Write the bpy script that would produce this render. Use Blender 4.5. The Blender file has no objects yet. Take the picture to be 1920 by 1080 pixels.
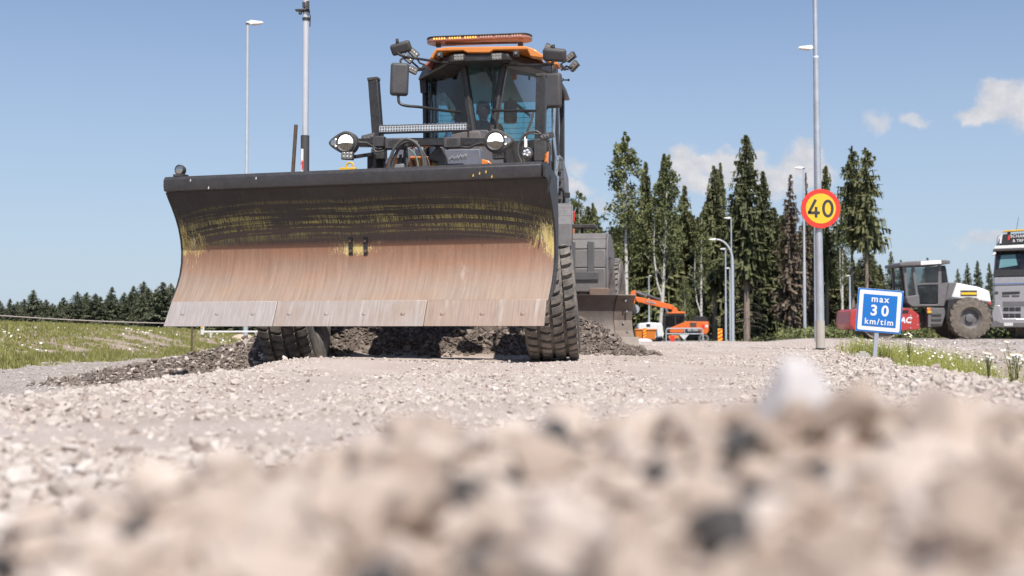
import bpy, bmesh, math, random
import numpy as np
from mathutils import Vector, Matrix, noise as mnoise

random.seed(7)
rng = np.random.default_rng(11)
S = bpy.context.scene
COL = S.collection
rad = math.radians

# ------------------------------------------------------------------ camera
HC = 0.28                      # camera height over the gravel at the machine
FPX = 2400.0                   # focal length in photo pixels (photo 1920 x 1080)
PITCH = math.atan(80 / FPX)    # horizon lies 80 px under the centre
cam_d = bpy.data.cameras.new('camera'); cam = bpy.data.objects.new('camera', cam_d); COL.objects.link(cam)
cam_d.sensor_width = 36.0; cam_d.lens = 36.0 * FPX / 1920.0
cam.location = (0, 0, HC); cam.rotation_euler = (math.pi / 2 + PITCH, 0, 0)
cam_d.clip_start = 0.05; cam_d.clip_end = 3000
cam_d.dof.use_dof = True; cam_d.dof.focus_distance = 12.0; cam_d.dof.aperture_fstop = 3.3
S.camera = cam
CAM = Vector((0, 0, HC))
FWD = Vector((0, math.cos(PITCH), math.sin(PITCH))); UPV = Vector((0, -math.sin(PITCH), math.cos(PITCH)))

# ------------------------------------------------------------------ world, sun, exposure
SUN_AZ, SUN_EL = 13.0, 54.0    # azimuth measured from behind the camera towards the right
sdir = Vector((math.sin(rad(SUN_AZ)) * math.cos(rad(SUN_EL)), -math.cos(rad(SUN_AZ)) * math.cos(rad(SUN_EL)), math.sin(rad(SUN_EL))))
W = bpy.data.worlds.new('World'); S.world = W; W.use_nodes = True
sun_d = bpy.data.lights.new('sun', 'SUN'); sun_d.energy = 4.6; sun_d.angle = rad(0.53); sun_d.color = (1.0, 0.955, 0.89)
sun = bpy.data.objects.new('sun', sun_d); COL.objects.link(sun)
sun.location = (0, 0, 30); sun.rotation_euler = sdir.to_track_quat('Z', 'Y').to_euler()
S.view_settings.view_transform = 'Standard'; S.view_settings.look = 'None'
S.view_settings.exposure = 0.25; S.view_settings.gamma = 1.0
S.render.engine = 'CYCLES'
S.cycles.use_denoising = True
S.cycles.max_bounces = 8; S.cycles.transparent_max_bounces = 16
S.cycles.caustics_reflective = False; S.cycles.caustics_refractive = False
S.render.film_transparent = False

class NT:
    """short-hand for building node trees"""
    def __init__(s, tree): s.t = tree; s.n = tree.nodes; s.l = tree.links
    def add(s, typ, **kw):
        nd = s.n.new(typ)
        for k, v in kw.items(): setattr(nd, k, v)
        return nd
    def put(s, sock, v):
        if v is None: return
        if isinstance(v, bpy.types.NodeSocket): s.l.new(v, sock)
        elif isinstance(v, (tuple, list)) and len(v) == 3 and sock.type == 'RGBA': sock.default_value = (*v, 1)
        else: sock.default_value = v
    def math(s, op, a, b=None, c=None, clamp=False):
        nd = s.add('ShaderNodeMath', operation=op, use_clamp=clamp)
        for i, v in enumerate((a, b, c)):
            if v is not None: s.put(nd.inputs[i], v)
        return nd.outputs[0]
    def vmath(s, op, a, b=None):
        nd = s.add('ShaderNodeVectorMath', operation=op)
        s.put(nd.inputs[0], a)
        if b is not None: s.put(nd.inputs[3 if op == 'SCALE' else 1], b)
        return nd.outputs[1 if op in ('LENGTH', 'DOT_PRODUCT') else 0]
    def mix(s, f, a, b, mode='MIX'):
        nd = s.add('ShaderNodeMix', data_type='RGBA', blend_type=mode)
        s.put(nd.inputs[0], f); s.put(nd.inputs[6], a); s.put(nd.inputs[7], b)
        return nd.outputs[2]
    def rng(s, v, a, b, c=0.0, d=1.0, smooth=False):
        nd = s.add('ShaderNodeMapRange', interpolation_type='SMOOTHSTEP' if smooth else 'LINEAR')
        for i, x in enumerate((v, a, b, c, d)): s.put(nd.inputs[i], x)
        return nd.outputs[0]
    def noise(s, vec, scale, detail=4, rough=0.55, dist=0.0, color=False):
        nd = s.add('ShaderNodeTexNoise')
        s.put(nd.inputs['Vector'], vec); nd.inputs['Scale'].default_value = scale
        nd.inputs['Detail'].default_value = detail; nd.inputs['Roughness'].default_value = rough
        nd.inputs['Distortion'].default_value = dist
        return nd.outputs[1 if color else 0]
    def sep(s, v):
        nd = s.add('ShaderNodeSeparateXYZ'); s.put(nd.inputs[0], v); return nd.outputs
    def comb(s, x, y, z):
        nd = s.add('ShaderNodeCombineXYZ')
        for i, v in enumerate((x, y, z)): s.put(nd.inputs[i], v)
        return nd.outputs[0]
    def attr(s, name, out='Fac'):
        nd = s.add('ShaderNodeAttribute', attribute_name=name); return nd.outputs[out]
    def bump(s, h, strength, dist=0.02):
        nd = s.add('ShaderNodeBump'); s.put(nd.inputs['Height'], h)
        nd.inputs['Strength'].default_value = strength; nd.inputs['Distance'].default_value = dist
        return nd.outputs[0]

def build_world():
    g = NT(W.node_tree); g.n.clear()
    sky = g.add('ShaderNodeTexSky', sky_type='NISHITA')
    sky.sun_disc = False; sky.sun_elevation = rad(SUN_EL); sky.sun_rotation = math.atan2(sdir.x, sdir.y)
    sky.altitude = 100; sky.air_density = 1.0; sky.dust_density = 0.6; sky.ozone_density = 3.0
    co = g.add('ShaderNodeTexCoord').outputs['Generated']
    nrm = g.vmath('NORMALIZE', co)
    x, y, z = g.sep(nrm)
    az = g.math('ARCTAN2', x, y); el = g.math('ARCSINE', z)
    p0 = g.comb(az, el, 0.0)
    wob = g.noise(p0, 38, 5, 0.6, color=True)
    wob = g.vmath('SUBTRACT', wob, (0.5, 0.5, 0.5)); wob = g.vmath('SCALE', wob, 0.030)
    p = g.vmath('ADD', p0, wob)
    # fair-weather cumulus: (azimuth, elevation, half width, half height, density), in photo units
    blobs = [(1290,312,46,36,1),(1345,305,40,24,1),(1392,318,50,34,1),(1330,345,80,26,.8),
             (1448,338,58,34,1),(1508,308,44,34,1),(1532,335,38,36,.9),(1460,362,80,24,.5),
             (1885,214,46,30,1),(1850,243,54,20,.9),(1940,225,70,40,1),(2030,240,70,36,1),
             (1648,242,28,24,.5),(1718,247,26,16,.55),(1775,250,22,9,.25),
             (1078,312,34,24,.5),(1062,350,50,20,.7),(330,545,60,16,.4),(1850,462,60,16,.5),(1120,380,50,18,.5)]
    tot = None
    for (bx, by, rx, ry, w) in blobs:
        a = math.atan((bx - 960) / FPX); e = math.atan((620 - by) / FPX)
        d = g.vmath('SUBTRACT', p, (a, e, 0.0))
        d = g.vmath('MULTIPLY', d, (FPX / rx, FPX / ry, 0.0))
        d = g.vmath('LENGTH', d)
        m = g.rng(d, 1.45, 0.25, 0.0, w, smooth=True)
        tot = m if tot is None else g.math('MAXIMUM', tot, m)
    # the same kind of low cumulus all round, outside the view
    pc = g.comb(g.math('MULTIPLY', x, 1.0), g.math('MULTIPLY', y, 1.0), g.math('MULTIPLY', z, 2.6))
    far = g.noise(pc, 5.0, 6, 0.58)
    far = g.rng(far, 0.56, 0.68, 0.0, 1.0, smooth=True)
    far = g.math('MULTIPLY', far, g.rng(el, 0.03, 0.10)); far = g.math('MULTIPLY', far, g.rng(el, 0.55, 0.25))
    far = g.math('MULTIPLY', far, g.rng(g.math('ABSOLUTE', az), 0.42, 0.60))
    tot = g.math('MAXIMUM', tot, far)
    det = g.noise(p0, 80, 6, 0.58)
    body = g.math('ADD', tot, g.math('MULTIPLY', g.math('SUBTRACT', det, 0.5), 0.65))
    fac = g.rng(body, 0.06, 0.80, 0.0, 0.92, smooth=True)
    fac = g.math('MULTIPLY', fac, g.rng(tot, 0.0, 0.15))
    shade = g.noise(g.vmath('ADD', p0, (0.004, 0.010, 0.0)), 60, 5, 0.6)
    ccol = g.mix(g.rng(shade, 0.35, 0.65), (6.3, 6.45, 7.0), (8.3, 8.1, 8.2))
    # thin summer haze low over the horizon lifts the blue
    hz = g.mix(g.rng(el, 0.30, 0.0, 0.15, 0.80), g.mix(1.0, sky.outputs[0], (.90, 1.0, 1.16), 'MULTIPLY'), (5.9, 7.05, 8.5))
    colr = g.mix(fac, hz, ccol)
    bg = g.add('ShaderNodeBackground'); g.put(bg.inputs[0], colr); bg.inputs[1].default_value = 0.08
    out = g.add('ShaderNodeOutputWorld'); g.l.new(bg.outputs[0], out.inputs[0])
build_world()

# ------------------------------------------------------------------ measuring helpers
def ray(px, py):
    return Vector(((px - 960) / FPX, 0, 0)) + UPV * ((540 - py) / FPX) + FWD
def at(px, py, Y):
    d = ray(px, py); return CAM + d * (Y / d.y)

# ------------------------------------------------------------------ mesh helpers
class MB:
    def __init__(s): s.v = []; s.f = []
    def add(s, vs, fs):
        o = len(s.v); s.v += [tuple(p) for p in vs]; s.f += [tuple(i + o for i in q) for q in fs]; return s
    def hexa(s, b, t):
        """b, t: four points of the bottom and the top loop"""
        return s.add(list(b) + list(t), [(3,2,1,0),(4,5,6,7),(0,1,5,4),(1,2,6,5),(2,3,7,6),(3,0,4,7)])
    def box(s, c, d, rot=None):
        x, y, z = d[0]/2, d[1]/2, d[2]/2; c = Vector(c)
        P = [Vector(q) for q in ((-x,-y,-z),(x,-y,-z),(x,y,-z),(-x,y,-z),(-x,-y,z),(x,-y,z),(x,y,z),(-x,y,z))]
        if rot is not None:
            M = rot if isinstance(rot, Matrix) else Matrix.Rotation(rot[2],3,'Z') @ Matrix.Rotation(rot[1],3,'Y') @ Matrix.Rotation(rot[0],3,'X')
            P = [M @ q for q in P]
        P = [q + c for q in P]
        return s.hexa(P[:4], P[4:])
    def prism(s, pts, ext):
        """closed polygon (3D points) pushed along ext"""
        pts = [Vector(p) for p in pts]; e = Vector(ext); n = len(pts)
        vs = pts + [p + e for p in pts]
        fs = [tuple(range(n))[::-1], tuple(range(n, 2*n))] + [(i, (i+1) % n, (i+1) % n + n, i + n) for i in range(n)]
        return s.add(vs, fs)
    def slab(s, pts, th):
        pts = [Vector(p) for p in pts]
        nrm = (pts[1]-pts[0]).cross(pts[2]-pts[0]).normalized()
        return s.prism([p - nrm*th/2 for p in pts], nrm*th)
    def bar(s, p0, p1, w, h, up=(0,0,1)):
        p0 = Vector(p0); p1 = Vector(p1); d = (p1-p0).normalized(); up = Vector(up)
        if abs(d.dot(up)) > 0.97: up = Vector((0,1,0))
        a = d.cross(up).normalized(); b = a.cross(d).normalized()
        q = [a*(-w/2)+b*(-h/2), a*(w/2)+b*(-h/2), a*(w/2)+b*(h/2), a*(-w/2)+b*(h/2)]
        return s.hexa([p0+k for k in q], [p1+k for k in q])
    def tube(s, pts, r, n=8, cap=True):
        pts = [Vector(p) for p in pts]; m = len(pts)
        rs = r if isinstance(r, (list, tuple)) else [r]*m
        d0 = (pts[1]-pts[0]).normalized()
        a = d0.orthogonal().normalized(); vs = []; fs = []
        for i in range(m):
            d = (pts[min(i+1,m-1)] - pts[max(i-1,0)])
            d = d.normalized() if d.length > 1e-9 else d0
            a = (a - d*a.dot(d)); a = a.normalized() if a.length > 1e-6 else d.orthogonal().normalized()
            b = d.cross(a)
            for k in range(n):
                t = 2*math.pi*k/n; vs.append(pts[i] + (a*math.cos(t)+b*math.sin(t))*rs[i])
        for i in range(m-1):
            for k in range(n):
                k2 = (k+1) % n; fs.append((i*n+k, i*n+k2, (i+1)*n+k2, (i+1)*n+k))
        if cap: fs += [tuple(range(n))[::-1], tuple(range((m-1)*n, m*n))]
        return s.add(vs, fs)
    def cyl(s, p0, p1, r0, r1=None, n=20):
        return s.tube([p0, p1], [r0, r0 if r1 is None else r1], n)
    def lathe(s, prof, c=(0,0,0), axis=(1,0,0), n=32, closed=False):
        """prof: list of (radius, distance along the axis)"""
        c = Vector(c); ax = Vector(axis).normalized(); a = ax.orthogonal().normalized(); b = ax.cross(a)
        m = len(prof); vs = []; fs = []
        for (r, h) in prof:
            for k in range(n):
                t = 2*math.pi*k/n; vs.append(c + ax*h + (a*math.cos(t)+b*math.sin(t))*max(r, 1e-4))
        for i in range(m if closed else m-1):
            j = (i+1) % m
            for k in range(n):
                k2 = (k+1) % n; fs.append((i*n+k, i*n+k2, j*n+k2, j*n+k))
        return s.add(vs, fs)
    def ball(s, c, r, seg=16, ring=10):
        r = r if isinstance(r, (tuple, list)) else (r, r, r); c = Vector(c); vs = []; fs = []
        for i in range(ring+1):
            ph = math.pi*i/ring
            for k in range(seg):
                t = 2*math.pi*k/seg
                vs.append(c + Vector((r[0]*math.sin(ph)*math.cos(t), r[1]*math.sin(ph)*math.sin(t), r[2]*math.cos(ph))))
        for i in range(ring):
            for k in range(seg):
                k2 = (k+1) % seg; fs.append((i*seg+k, (i+1)*seg+k, (i+1)*seg+k2, i*seg+k2))
        return s.add(vs, fs)
    def build(s, name, m, parent=None, bevel=0.0, seg=2, smooth=True, angle=35):
        me = bpy.data.meshes.new(name); me.from_pydata(s.v, [], s.f)
        bm = bmesh.new(); bm.from_mesh(me)
        bmesh.ops.remove_doubles(bm, verts=bm.verts, dist=1e-5)
        bmesh.ops.recalc_face_normals(bm, faces=bm.faces); bm.to_mesh(me); bm.free()
        return link(name, me, m, parent, bevel, seg, smooth, angle)

def link(name, me, m, parent=None, bevel=0.0, seg=2, smooth=True, angle=35):
    o = bpy.data.objects.new(name, me); COL.objects.link(o)
    if m is not None and not me.materials: me.materials.append(m)
    if smooth:
        me.polygons.foreach_set('use_smooth', [True]*len(me.polygons)); me.set_sharp_from_angle(angle=rad(angle))
    if bevel > 0:
        b = o.modifiers.new('Bevel', 'BEVEL'); b.width = bevel; b.segments = seg; b.limit_method = 'ANGLE'; b.angle_limit = rad(35)
        b.harden_normals = False
    if parent is not None: o.parent = parent
    return o

def tag(o, label=None, cat=None, group=None, kind=None):
    if label: o['label'] = label
    if cat: o['category'] = cat
    if group: o['group'] = group
    if kind: o['kind'] = kind
    return o
def thing(name, label, cat, loc=(0,0,0), rz=0.0, group=None):
    o = bpy.data.objects.new(name, None); COL.objects.link(o); o.empty_display_size = 0.2
    o.location = loc; o.rotation_euler = (0, 0, rz)
    return tag(o, label, cat, group)
def dup(o, parent=None):
    c = o.copy(); COL.objects.link(c)
    if parent is not None: c.parent = parent
    for ch in list(o.children): dup(ch, c)
    return c
TXT = {}
def make_texts():
    specs = {'max': ('max', .095, .0022, 0, 1.25), '30': ('30', .155, .0045, 0, 1.5), 'kmtim': ('km/tim', .088, .0018, 0, 1.25), 'maskin': ('maskin', .036, .001, .15, 1),
             'boom': ('DOOSAN', .50, .012, 0, 1.0), 'tail': ('DX 170W', .40, .01, 0, 1.0), 'drum': ('DYNAPAC', .31, .010, .25, 1.0), 'roof1': ('SCHAKT', .16, .002, 0, 1.1), 'roof2': ('& TRP', .14, .002, 0, 1.1)}
    obs = []
    for k, (body, size, bold, shear, sp) in specs.items():
        cu = bpy.data.curves.new(k, 'FONT'); cu.body = body; cu.size = size; cu.align_x = 'CENTER'; cu.align_y = 'CENTER'
        cu.offset = bold; cu.shear = shear; cu.extrude = .0012; cu.resolution_u = 5; cu.space_character = sp
        o = bpy.data.objects.new(k, cu); COL.objects.link(o); obs.append((k, o))
    dg = bpy.context.evaluated_depsgraph_get()
    for k, o in obs:
        me = TXT[k] = bpy.data.meshes.new_from_object(o.evaluated_get(dg))
        xs = [v.co.x for v in me.vertices]; ys_ = [v.co.y for v in me.vertices]
        me.transform(Matrix.Translation((-(min(xs)+max(xs))/2, -(min(ys_)+max(ys_))/2, 0)))
    for k, o in obs: bpy.data.objects.remove(o, do_unlink=True)
make_texts()
def lettering(key, m, parent, loc, rot):
    me = TXT[key]; me.name = 'lettering'; me.materials.clear(); me.materials.append(m)
    o = bpy.data.objects.new('lettering', me); COL.objects.link(o); o.parent = parent; o.location = loc; o.rotation_euler = rot
    return o
def np_mesh(name, V, F, m, attrs=None, smooth=False):
    """V (n,3), F (k,3) or (k,4) int arrays"""
    me = bpy.data.meshes.new(name); n, k = len(V), F.shape[1]
    me.vertices.add(n); me.vertices.foreach_set('co', np.ascontiguousarray(V, dtype=np.float32).ravel())
    me.loops.add(F.size); me.loops.foreach_set('vertex_index', np.ascontiguousarray(F, dtype=np.int32).ravel())
    me.polygons.add(len(F)); me.polygons.foreach_set('loop_start', np.arange(0, F.size, k, dtype=np.int32))
    me.polygons.foreach_set('loop_total', np.full(len(F), k, dtype=np.int32))
    me.polygons.foreach_set('use_smooth', np.full(len(F), smooth, dtype=bool))
    for an, av in (attrs or {}).items():
        av = np.asarray(av, dtype=np.float32)
        if av.ndim == 1:
            a = me.attributes.new(an, 'FLOAT', 'POINT'); a.data.foreach_set('value', av)
        else:
            a = me.attributes.new(an, 'FLOAT_COLOR', 'POINT')
            a.data.foreach_set('color', np.concatenate([av, np.ones((n,1), np.float32)], 1).ravel())
    me.update(calc_edges=True); me.validate()
    if m is not None: me.materials.append(m)
    return me

# ------------------------------------------------------------------ materials
def new_mat(name):
    m = bpy.data.materials.new(name); m.use_nodes = True; g = NT(m.node_tree)
    return m, g, g.n['Principled BSDF']
DUST = (0.34, 0.285, 0.235)
def pm(name, col, rough=0.5, metal=0.0, var=0.15, scale=7.0, dust=0.12, bump=0.0, bscale=60, emit=None, estr=0.0, coat=0.0):
    """painted / plastic / metal surface with uneven tone and some road dust"""
    m, g, b = new_mat(name)
    co = g.add('ShaderNodeTexCoord').outputs['Object']
    n1 = g.noise(co, scale, 5, 0.6); n2 = g.noise(co, scale*4.3, 4, 0.6)
    lo = tuple(c*(1-var) for c in col); hi = tuple(min(1, c*(1+var)) for c in col)
    c = g.mix(g.rng(n1, 0.3, 0.7), lo, hi)
    if dust > 0:
        up = g.sep(g.add('ShaderNodeNewGeometry').outputs['Normal'])[2]
        f = g.math('MULTIPLY', g.rng(n2, 0.35, 0.75), g.rng(up, -0.6, 1.0, dust*0.5, dust*2.0))
        c = g.mix(f, c, DUST)
        g.put(b.inputs['Roughness'], g.math('ADD', g.math('MULTIPLY', f, 0.6), rough, clamp=True))
    else: b.inputs['Roughness'].default_value = rough
    g.put(b.inputs['Base Color'], c); b.inputs['Metallic'].default_value = metal
    if bump: g.put(b.inputs['Normal'], g.bump(g.noise(co, bscale, 4, 0.6), bump, 0.004))
    if coat: b.inputs['Coat Weight'].default_value = coat; b.inputs['Coat Roughness'].default_value = 0.08
    if emit: b.inputs['Emission Color'].default_value = (*emit, 1); b.inputs['Emission Strength'].default_value = estr
    return m
def glass_mat(name, tint, refl=0.5):
    m, g, b = new_mat(name); g.n.remove(b)
    fr = g.add('ShaderNodeFresnel'); fr.inputs[0].default_value = 1.45
    tr = g.add('ShaderNodeBsdfTransparent'); tr.inputs[0].default_value = (*tint, 1)
    gl = g.add('ShaderNodeBsdfGlossy'); gl.inputs['Roughness'].default_value = 0.03; gl.inputs['Color'].default_value = (0.95, 0.97, 1, 1)
    dn = g.add('ShaderNodeBsdfDiffuse'); dn.inputs[0].default_value = (0.36, 0.33, 0.30, 1)
    co = g.add('ShaderNodeTexCoord').outputs['Object']
    dm = g.rng(g.noise(co, 3.0, 5, 0.65), 0.35, 0.8, 0.015, 0.10)
    m1 = g.add('ShaderNodeMixShader'); g.put(m1.inputs[0], dm); g.l.new(tr.outputs[0], m1.inputs[1]); g.l.new(dn.outputs[0], m1.inputs[2])
    mx = g.add('ShaderNodeMixShader'); g.put(mx.inputs[0], g.math('MULTIPLY', fr.outputs[0], refl*2))
    g.l.new(m1.outputs[0], mx.inputs[1]); g.l.new(gl.outputs[0], mx.inputs[2])
    g.l.new(mx.outputs[0], g.n['Material Output'].inputs[0])
    return m

M = {}
M['black'] = pm('black_paint', (0.022, 0.021, 0.022), 0.42, var=0.3, dust=0.07)
M['dark'] = pm('dark_grey_steel', (0.045, 0.043, 0.043), 0.5, var=0.3, dust=0.10)
M['plastic'] = pm('black_plastic', (0.062, 0.058, 0.060), 0.55, var=0.15, dust=0.07, bump=0.12, bscale=220)
M['fender'] = pm('grey_plastic_fender', (0.15, 0.143, 0.146), 0.6, var=0.15, dust=0.20, bump=0.10, bscale=150)
M['fender_pale'] = pm('pale_grey_fender', (0.155, 0.146, 0.147), 0.55, var=0.12, dust=0.15, bump=0.10, bscale=150)
M['strap'] = pm('dark_strap', (0.085, 0.085, 0.09), 0.45, var=0.15, dust=0.1)
M['rubber_hose'] = pm('rubber_hose', (0.060, 0.058, 0.057), 0.5, var=0.25, dust=0.18, scale=20)
M['orange'] = pm('machine_orange', (0.78, 0.235, 0.035), 0.4, var=0.08, dust=0.08, coat=0.3)
M['roof_orange'] = pm('roof_orange', (0.72, 0.24, 0.045), 0.4, var=0.06, dust=0.05, coat=0.3)
M['exc_orange'] = pm('excavator_orange', (0.80, 0.16, 0.022), 0.4, var=0.08, dust=0.08, coat=0.3)
M['yellow'] = pm('yellow_paint', (0.75, 0.45, 0.03), 0.45, var=0.1, dust=0.1)
M['chrome'] = pm('bright_steel', (0.62, 0.61, 0.60), 0.22, metal=1.0, var=0.1, dust=0.05)
M['lens'] = pm('reflector_lens', (0.50, 0.49, 0.46), 0.2, metal=0.9, var=0.25, scale=60, dust=0)
M['lamp_on'] = pm('lit_lamp', (0.9, 0.9, 0.88), 0.2, dust=0, emit=(1.0, 0.96, 0.88), estr=2.5)
M['lamp_refl'] = pm('brownish_reflector', (0.20, 0.17, 0.13), 0.3, metal=0.6, var=0.4, scale=80, dust=0)
M['led_strip'] = pm('silver_reflector', (0.80, 0.80, 0.80), 0.35, metal=0.6, var=0.15, scale=60, dust=0)
M['led_dim'] = pm('led_lens', (0.30, 0.29, 0.265), 0.25, metal=0.3, var=0.3, scale=90, dust=0)
M['amber'] = pm('amber_lens', (0.33, 0.165, 0.13), 0.25, var=0.1, dust=0.03)
M['amber_led'] = pm('amber_led', (0.95, 0.50, 0.12), 0.3, dust=0, emit=(1.0, 0.45, 0.06), estr=0.9)
M['amber_off'] = pm('amber_led_off', (0.55, 0.36, 0.30), 0.3, dust=0, var=0.2)
M['red'] = pm('red_paint', (0.42, 0.030, 0.028), 0.4, var=0.1, dust=0.12, coat=0.2)
M['red_lens'] = pm('red_reflector', (0.6, 0.03, 0.02), 0.25, dust=0.03)
M['white'] = pm('white_paint', (0.78, 0.77, 0.75), 0.4, var=0.05, dust=0.10)
M['offwhite'] = pm('aged_white', (0.66, 0.65, 0.63), 0.5, var=0.08, dust=0.15)
M['galv'] = pm('galvanised_steel', (0.50, 0.53, 0.57), 0.48, metal=0.55, var=0.14, scale=5, dust=0.04)
M['galv_far'] = pm('galvanised_pole', (0.52, 0.55, 0.58), 0.5, metal=0.4, var=0.08, scale=2, dust=0.03)
M['wrap'] = pm('beige_pole_wrap', (0.46, 0.42, 0.37), 0.6, var=0.06, dust=0.1)
M['mastwhite'] = pm('anodised_mast', (0.66, 0.65, 0.66), 0.35, metal=0.3, var=0.05, dust=0.04)
M['rust'] = pm('rusty_pole', (0.095, 0.060, 0.045), 0.8, var=0.3, dust=0.1, bump=0.3)
M['concrete'] = pm('concrete_foot', (0.40, 0.38, 0.35), 0.9, var=0.2, dust=0.2, bump=0.5, bscale=40)
M['interior'] = pm('cab_lining', (0.018, 0.018, 0.019), 0.8, var=0.2, dust=0.0)
M['cloth'] = pm('dark_clothing', (0.030, 0.032, 0.038), 0.9, var=0.2, dust=0)
M['skin'] = pm('skin', (0.45, 0.27, 0.20), 0.55, var=0.08, dust=0)
M['hivis'] = pm('hi_vis_yellow', (0.55, 0.75, 0.05), 0.8, var=0.1, dust=0)
M['glass'] = glass_mat('tinted_glass', (0.72, 0.765, 0.765), 0.5)
M['glass_teal'] = glass_mat('blue_green_glass', (0.56, 0.92, 0.95), 0.3)
M['glass_dark'] = glass_mat('dark_glass', (0.30, 0.34, 0.36), 0.6)
M['mirror'] = pm('mirror_glass', (0.8, 0.8, 0.82), 0.04, metal=1.0, dust=0.02)
M['sign_blue'] = pm('sign_blue', (0.002, 0.150, 0.50), 0.6, var=0.05, dust=0.0)
M['sign_white'] = pm('sign_white', (0.74, 0.73, 0.75), 0.45, var=0.03, dust=0.03)
M['sign_yellow'] = pm('sign_yellow', (0.85, 0.52, 0.03), 0.45, var=0.03, dust=0.02)
M['sign_red'] = pm('sign_red', (0.80, 0.045, 0.028), 0.45, var=0.04, dust=0.02)
M['sign_black'] = pm('sign_black', (0.04, 0.04, 0.045), 0.5, var=0.05, dust=0.02)
M['truck_grey'] = pm('truck_silver', (0.34, 0.33, 0.345), 0.38, metal=0.15, var=0.06, dust=0.10, coat=0.4)
M['roller_grey'] = pm('roller_grey', (0.13, 0.125, 0.13), 0.5, var=0.12, dust=0.14)

def tyre_mat(name, dark, dusty):
    m, g, b = new_mat(name)
    co = g.add('ShaderNodeTexCoord').outputs['Object']
    n1 = g.noise(co, 9, 6, 0.65); n2 = g.noise(co, 55, 4, 0.7)
    f = g.math('MULTIPLY', g.rng(n1, 0.30, 0.70), g.rng(n2, 0.25, 0.65, 0.35, 1.0))
    g.put(b.inputs['Base Color'], g.mix(f, dark, dusty)); b.inputs['Roughness'].default_value = 0.85
    g.put(b.inputs['Normal'], g.bump(g.math('ADD', n2, n1), 0.5, 0.008))
    return m
M['tyre'] = tyre_mat('dusty_tyre', (0.070, 0.064, 0.058), (0.34, 0.30, 0.265))
M['tyre_brown'] = tyre_mat('muddy_tyre', (0.095, 0.080, 0.066), (0.245, 0.205, 0.165))

# ------------------------------------------------------------------ terrain
def _hash(i, j, s):
    h = (i*374761393 + j*668265263 + s*1442695041) & 0xFFFFFFFF
    h = ((h ^ (h >> 13)) * 1274126177) & 0xFFFFFFFF
    return ((h ^ (h >> 16)) & 0xFFFF) / 65535.0
def vnoise(x, y, s=0):
    x = np.asarray(x, float); y = np.asarray(y, float)
    i = np.floor(x).astype(np.int64); j = np.floor(y).astype(np.int64); fx = x-i; fy = y-j
    fx = fx*fx*(3-2*fx); fy = fy*fy*(3-2*fy)
    return ((_hash(i,j,s)*(1-fx)+_hash(i+1,j,s)*fx)*(1-fy) + (_hash(i,j+1,s)*(1-fx)+_hash(i+1,j+1,s)*fx)*fy)*2-1
def sst(a, b, x):
    t = np.clip((x-a)/(b-a), 0, 1); return t*t*(3-2*t)

RIDGE_X = [-3, -.75, -.36, -.30, -.22, -.08, .03, .13, .22, .30, .36, .6, 3]
RIDGE_Z = [.05, .080, .108, .148, .166, .189, .196, .208, .214, .214, .219, .19, .05]
def windrow(x, y):
    """dark gravel pushed up in front of the mouldboard; returns its height over the bed"""
    cx = [-4.45, -3.8, -2.9, -2.2, -1.2, .1, .9, 1.25, 1.62]
    cy = [12.35, 12.6, 12.95, 13.35, 13.5, 13.7, 13.95, 14.0, 14.1]
    ch = [0.0, .14, .33, .45, .45, .44, .37, .10, 0.0]
    yc = np.interp(x, cx, cy); h = np.interp(x, cx, ch, left=0, right=0)
    wob = 0.10*vnoise(x*1.7, y*1.7, 3)
    d = np.abs(y-yc+wob); wd = np.where(y < yc, .30+.75*h, .30+.9*h) + .35*sst(-2.2, -3.2, x)
    return h*np.clip(1-d/wd, 0, 1)**0.9
def H(x, y):
    x = np.asarray(x, float); y = np.asarray(y, float)
    # roughness of the bed
    z = 0.012*vnoise(x*2.1, y*2.1, 1) + 0.02*vnoise(x*.7, y*.7, 2)
    z = z*sst(60, 25, y)
    # road bed drops to the left onto the lower carriageway, and falls away beyond 32 m
    edge = np.interp(y, [3, 5, 7, 9.6, 12, 15], [-2.0, -1.95, -1.78, -1.66, -1.95, -2.1]) + 0.10*vnoise(x*0+.5, y*.5, 4)
    z = z - .23*sst(0, -1.1, x-edge)*sst(2.5, 4.5, y)
    r = x/np.maximum(y, 1)
    z = z - .0135*np.clip(y-33, 0, 110)*(1-sst(.17, .235, r))*sst(-.3, -.1, r)
    z = z - .05*sst(20, 45, y)*sst(.17, .235, r)
    # coarse light rim along the left edge of the bed and a low swell under the machine
    z = z + .035*np.exp(-((x-edge-.25)/.35)**2)*sst(3, 5, y)*sst(13, 11, y)
    z = z + .05*np.exp(-((y-9.7)/.75)**2)*sst(-3.2, -2.2, x)*sst(2.2, .2, x)
    # mound close in front of the lens
    rz = np.interp(x, RIDGE_X, RIDGE_Z) + .012*vnoise(x*9, y*9, 5)
    m = np.where(y < .85, rz - .03*sst(.85, 0, y), rz*sst(1.75, .85, y))
    z = np.where(y < 1.9, np.maximum(z, np.where(y > -1.5, m, .02)), z)
    # rim of spoil along the right side of the road
    bx = 1.7 + .2*(y-4.6)
    z = z + (.055+.03*vnoise(y*1.3, x*1.3, 6))*np.exp(-((x-bx)/.33)**2)*sst(3.0, 4.5, y)*sst(9.5, 6.5, y)
    z = z - .10*sst(.3, 1.2, x-bx)*sst(5.5, 2.5, x-bx)*sst(3.0, 5, y)*sst(30, 18, y)
    # grass bank on the left
    bt = np.interp(y, [0, 15, 25, 50, 75, 90], [.66, .74, .68, .44, .12, 0.0])
    z = z + bt*sst(-6.9, -11.0, x + .5*vnoise(y*.25, x*.1, 7))*(1+.10*vnoise(x*.5, y*.35, 8))*sst(-40, -20, x)
    # far: forest floor
    z = z - 1.0*sst(60, 120, y)*sst(-.12, -.22, r)
    z = z + windrow(x, y)
    return z

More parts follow.
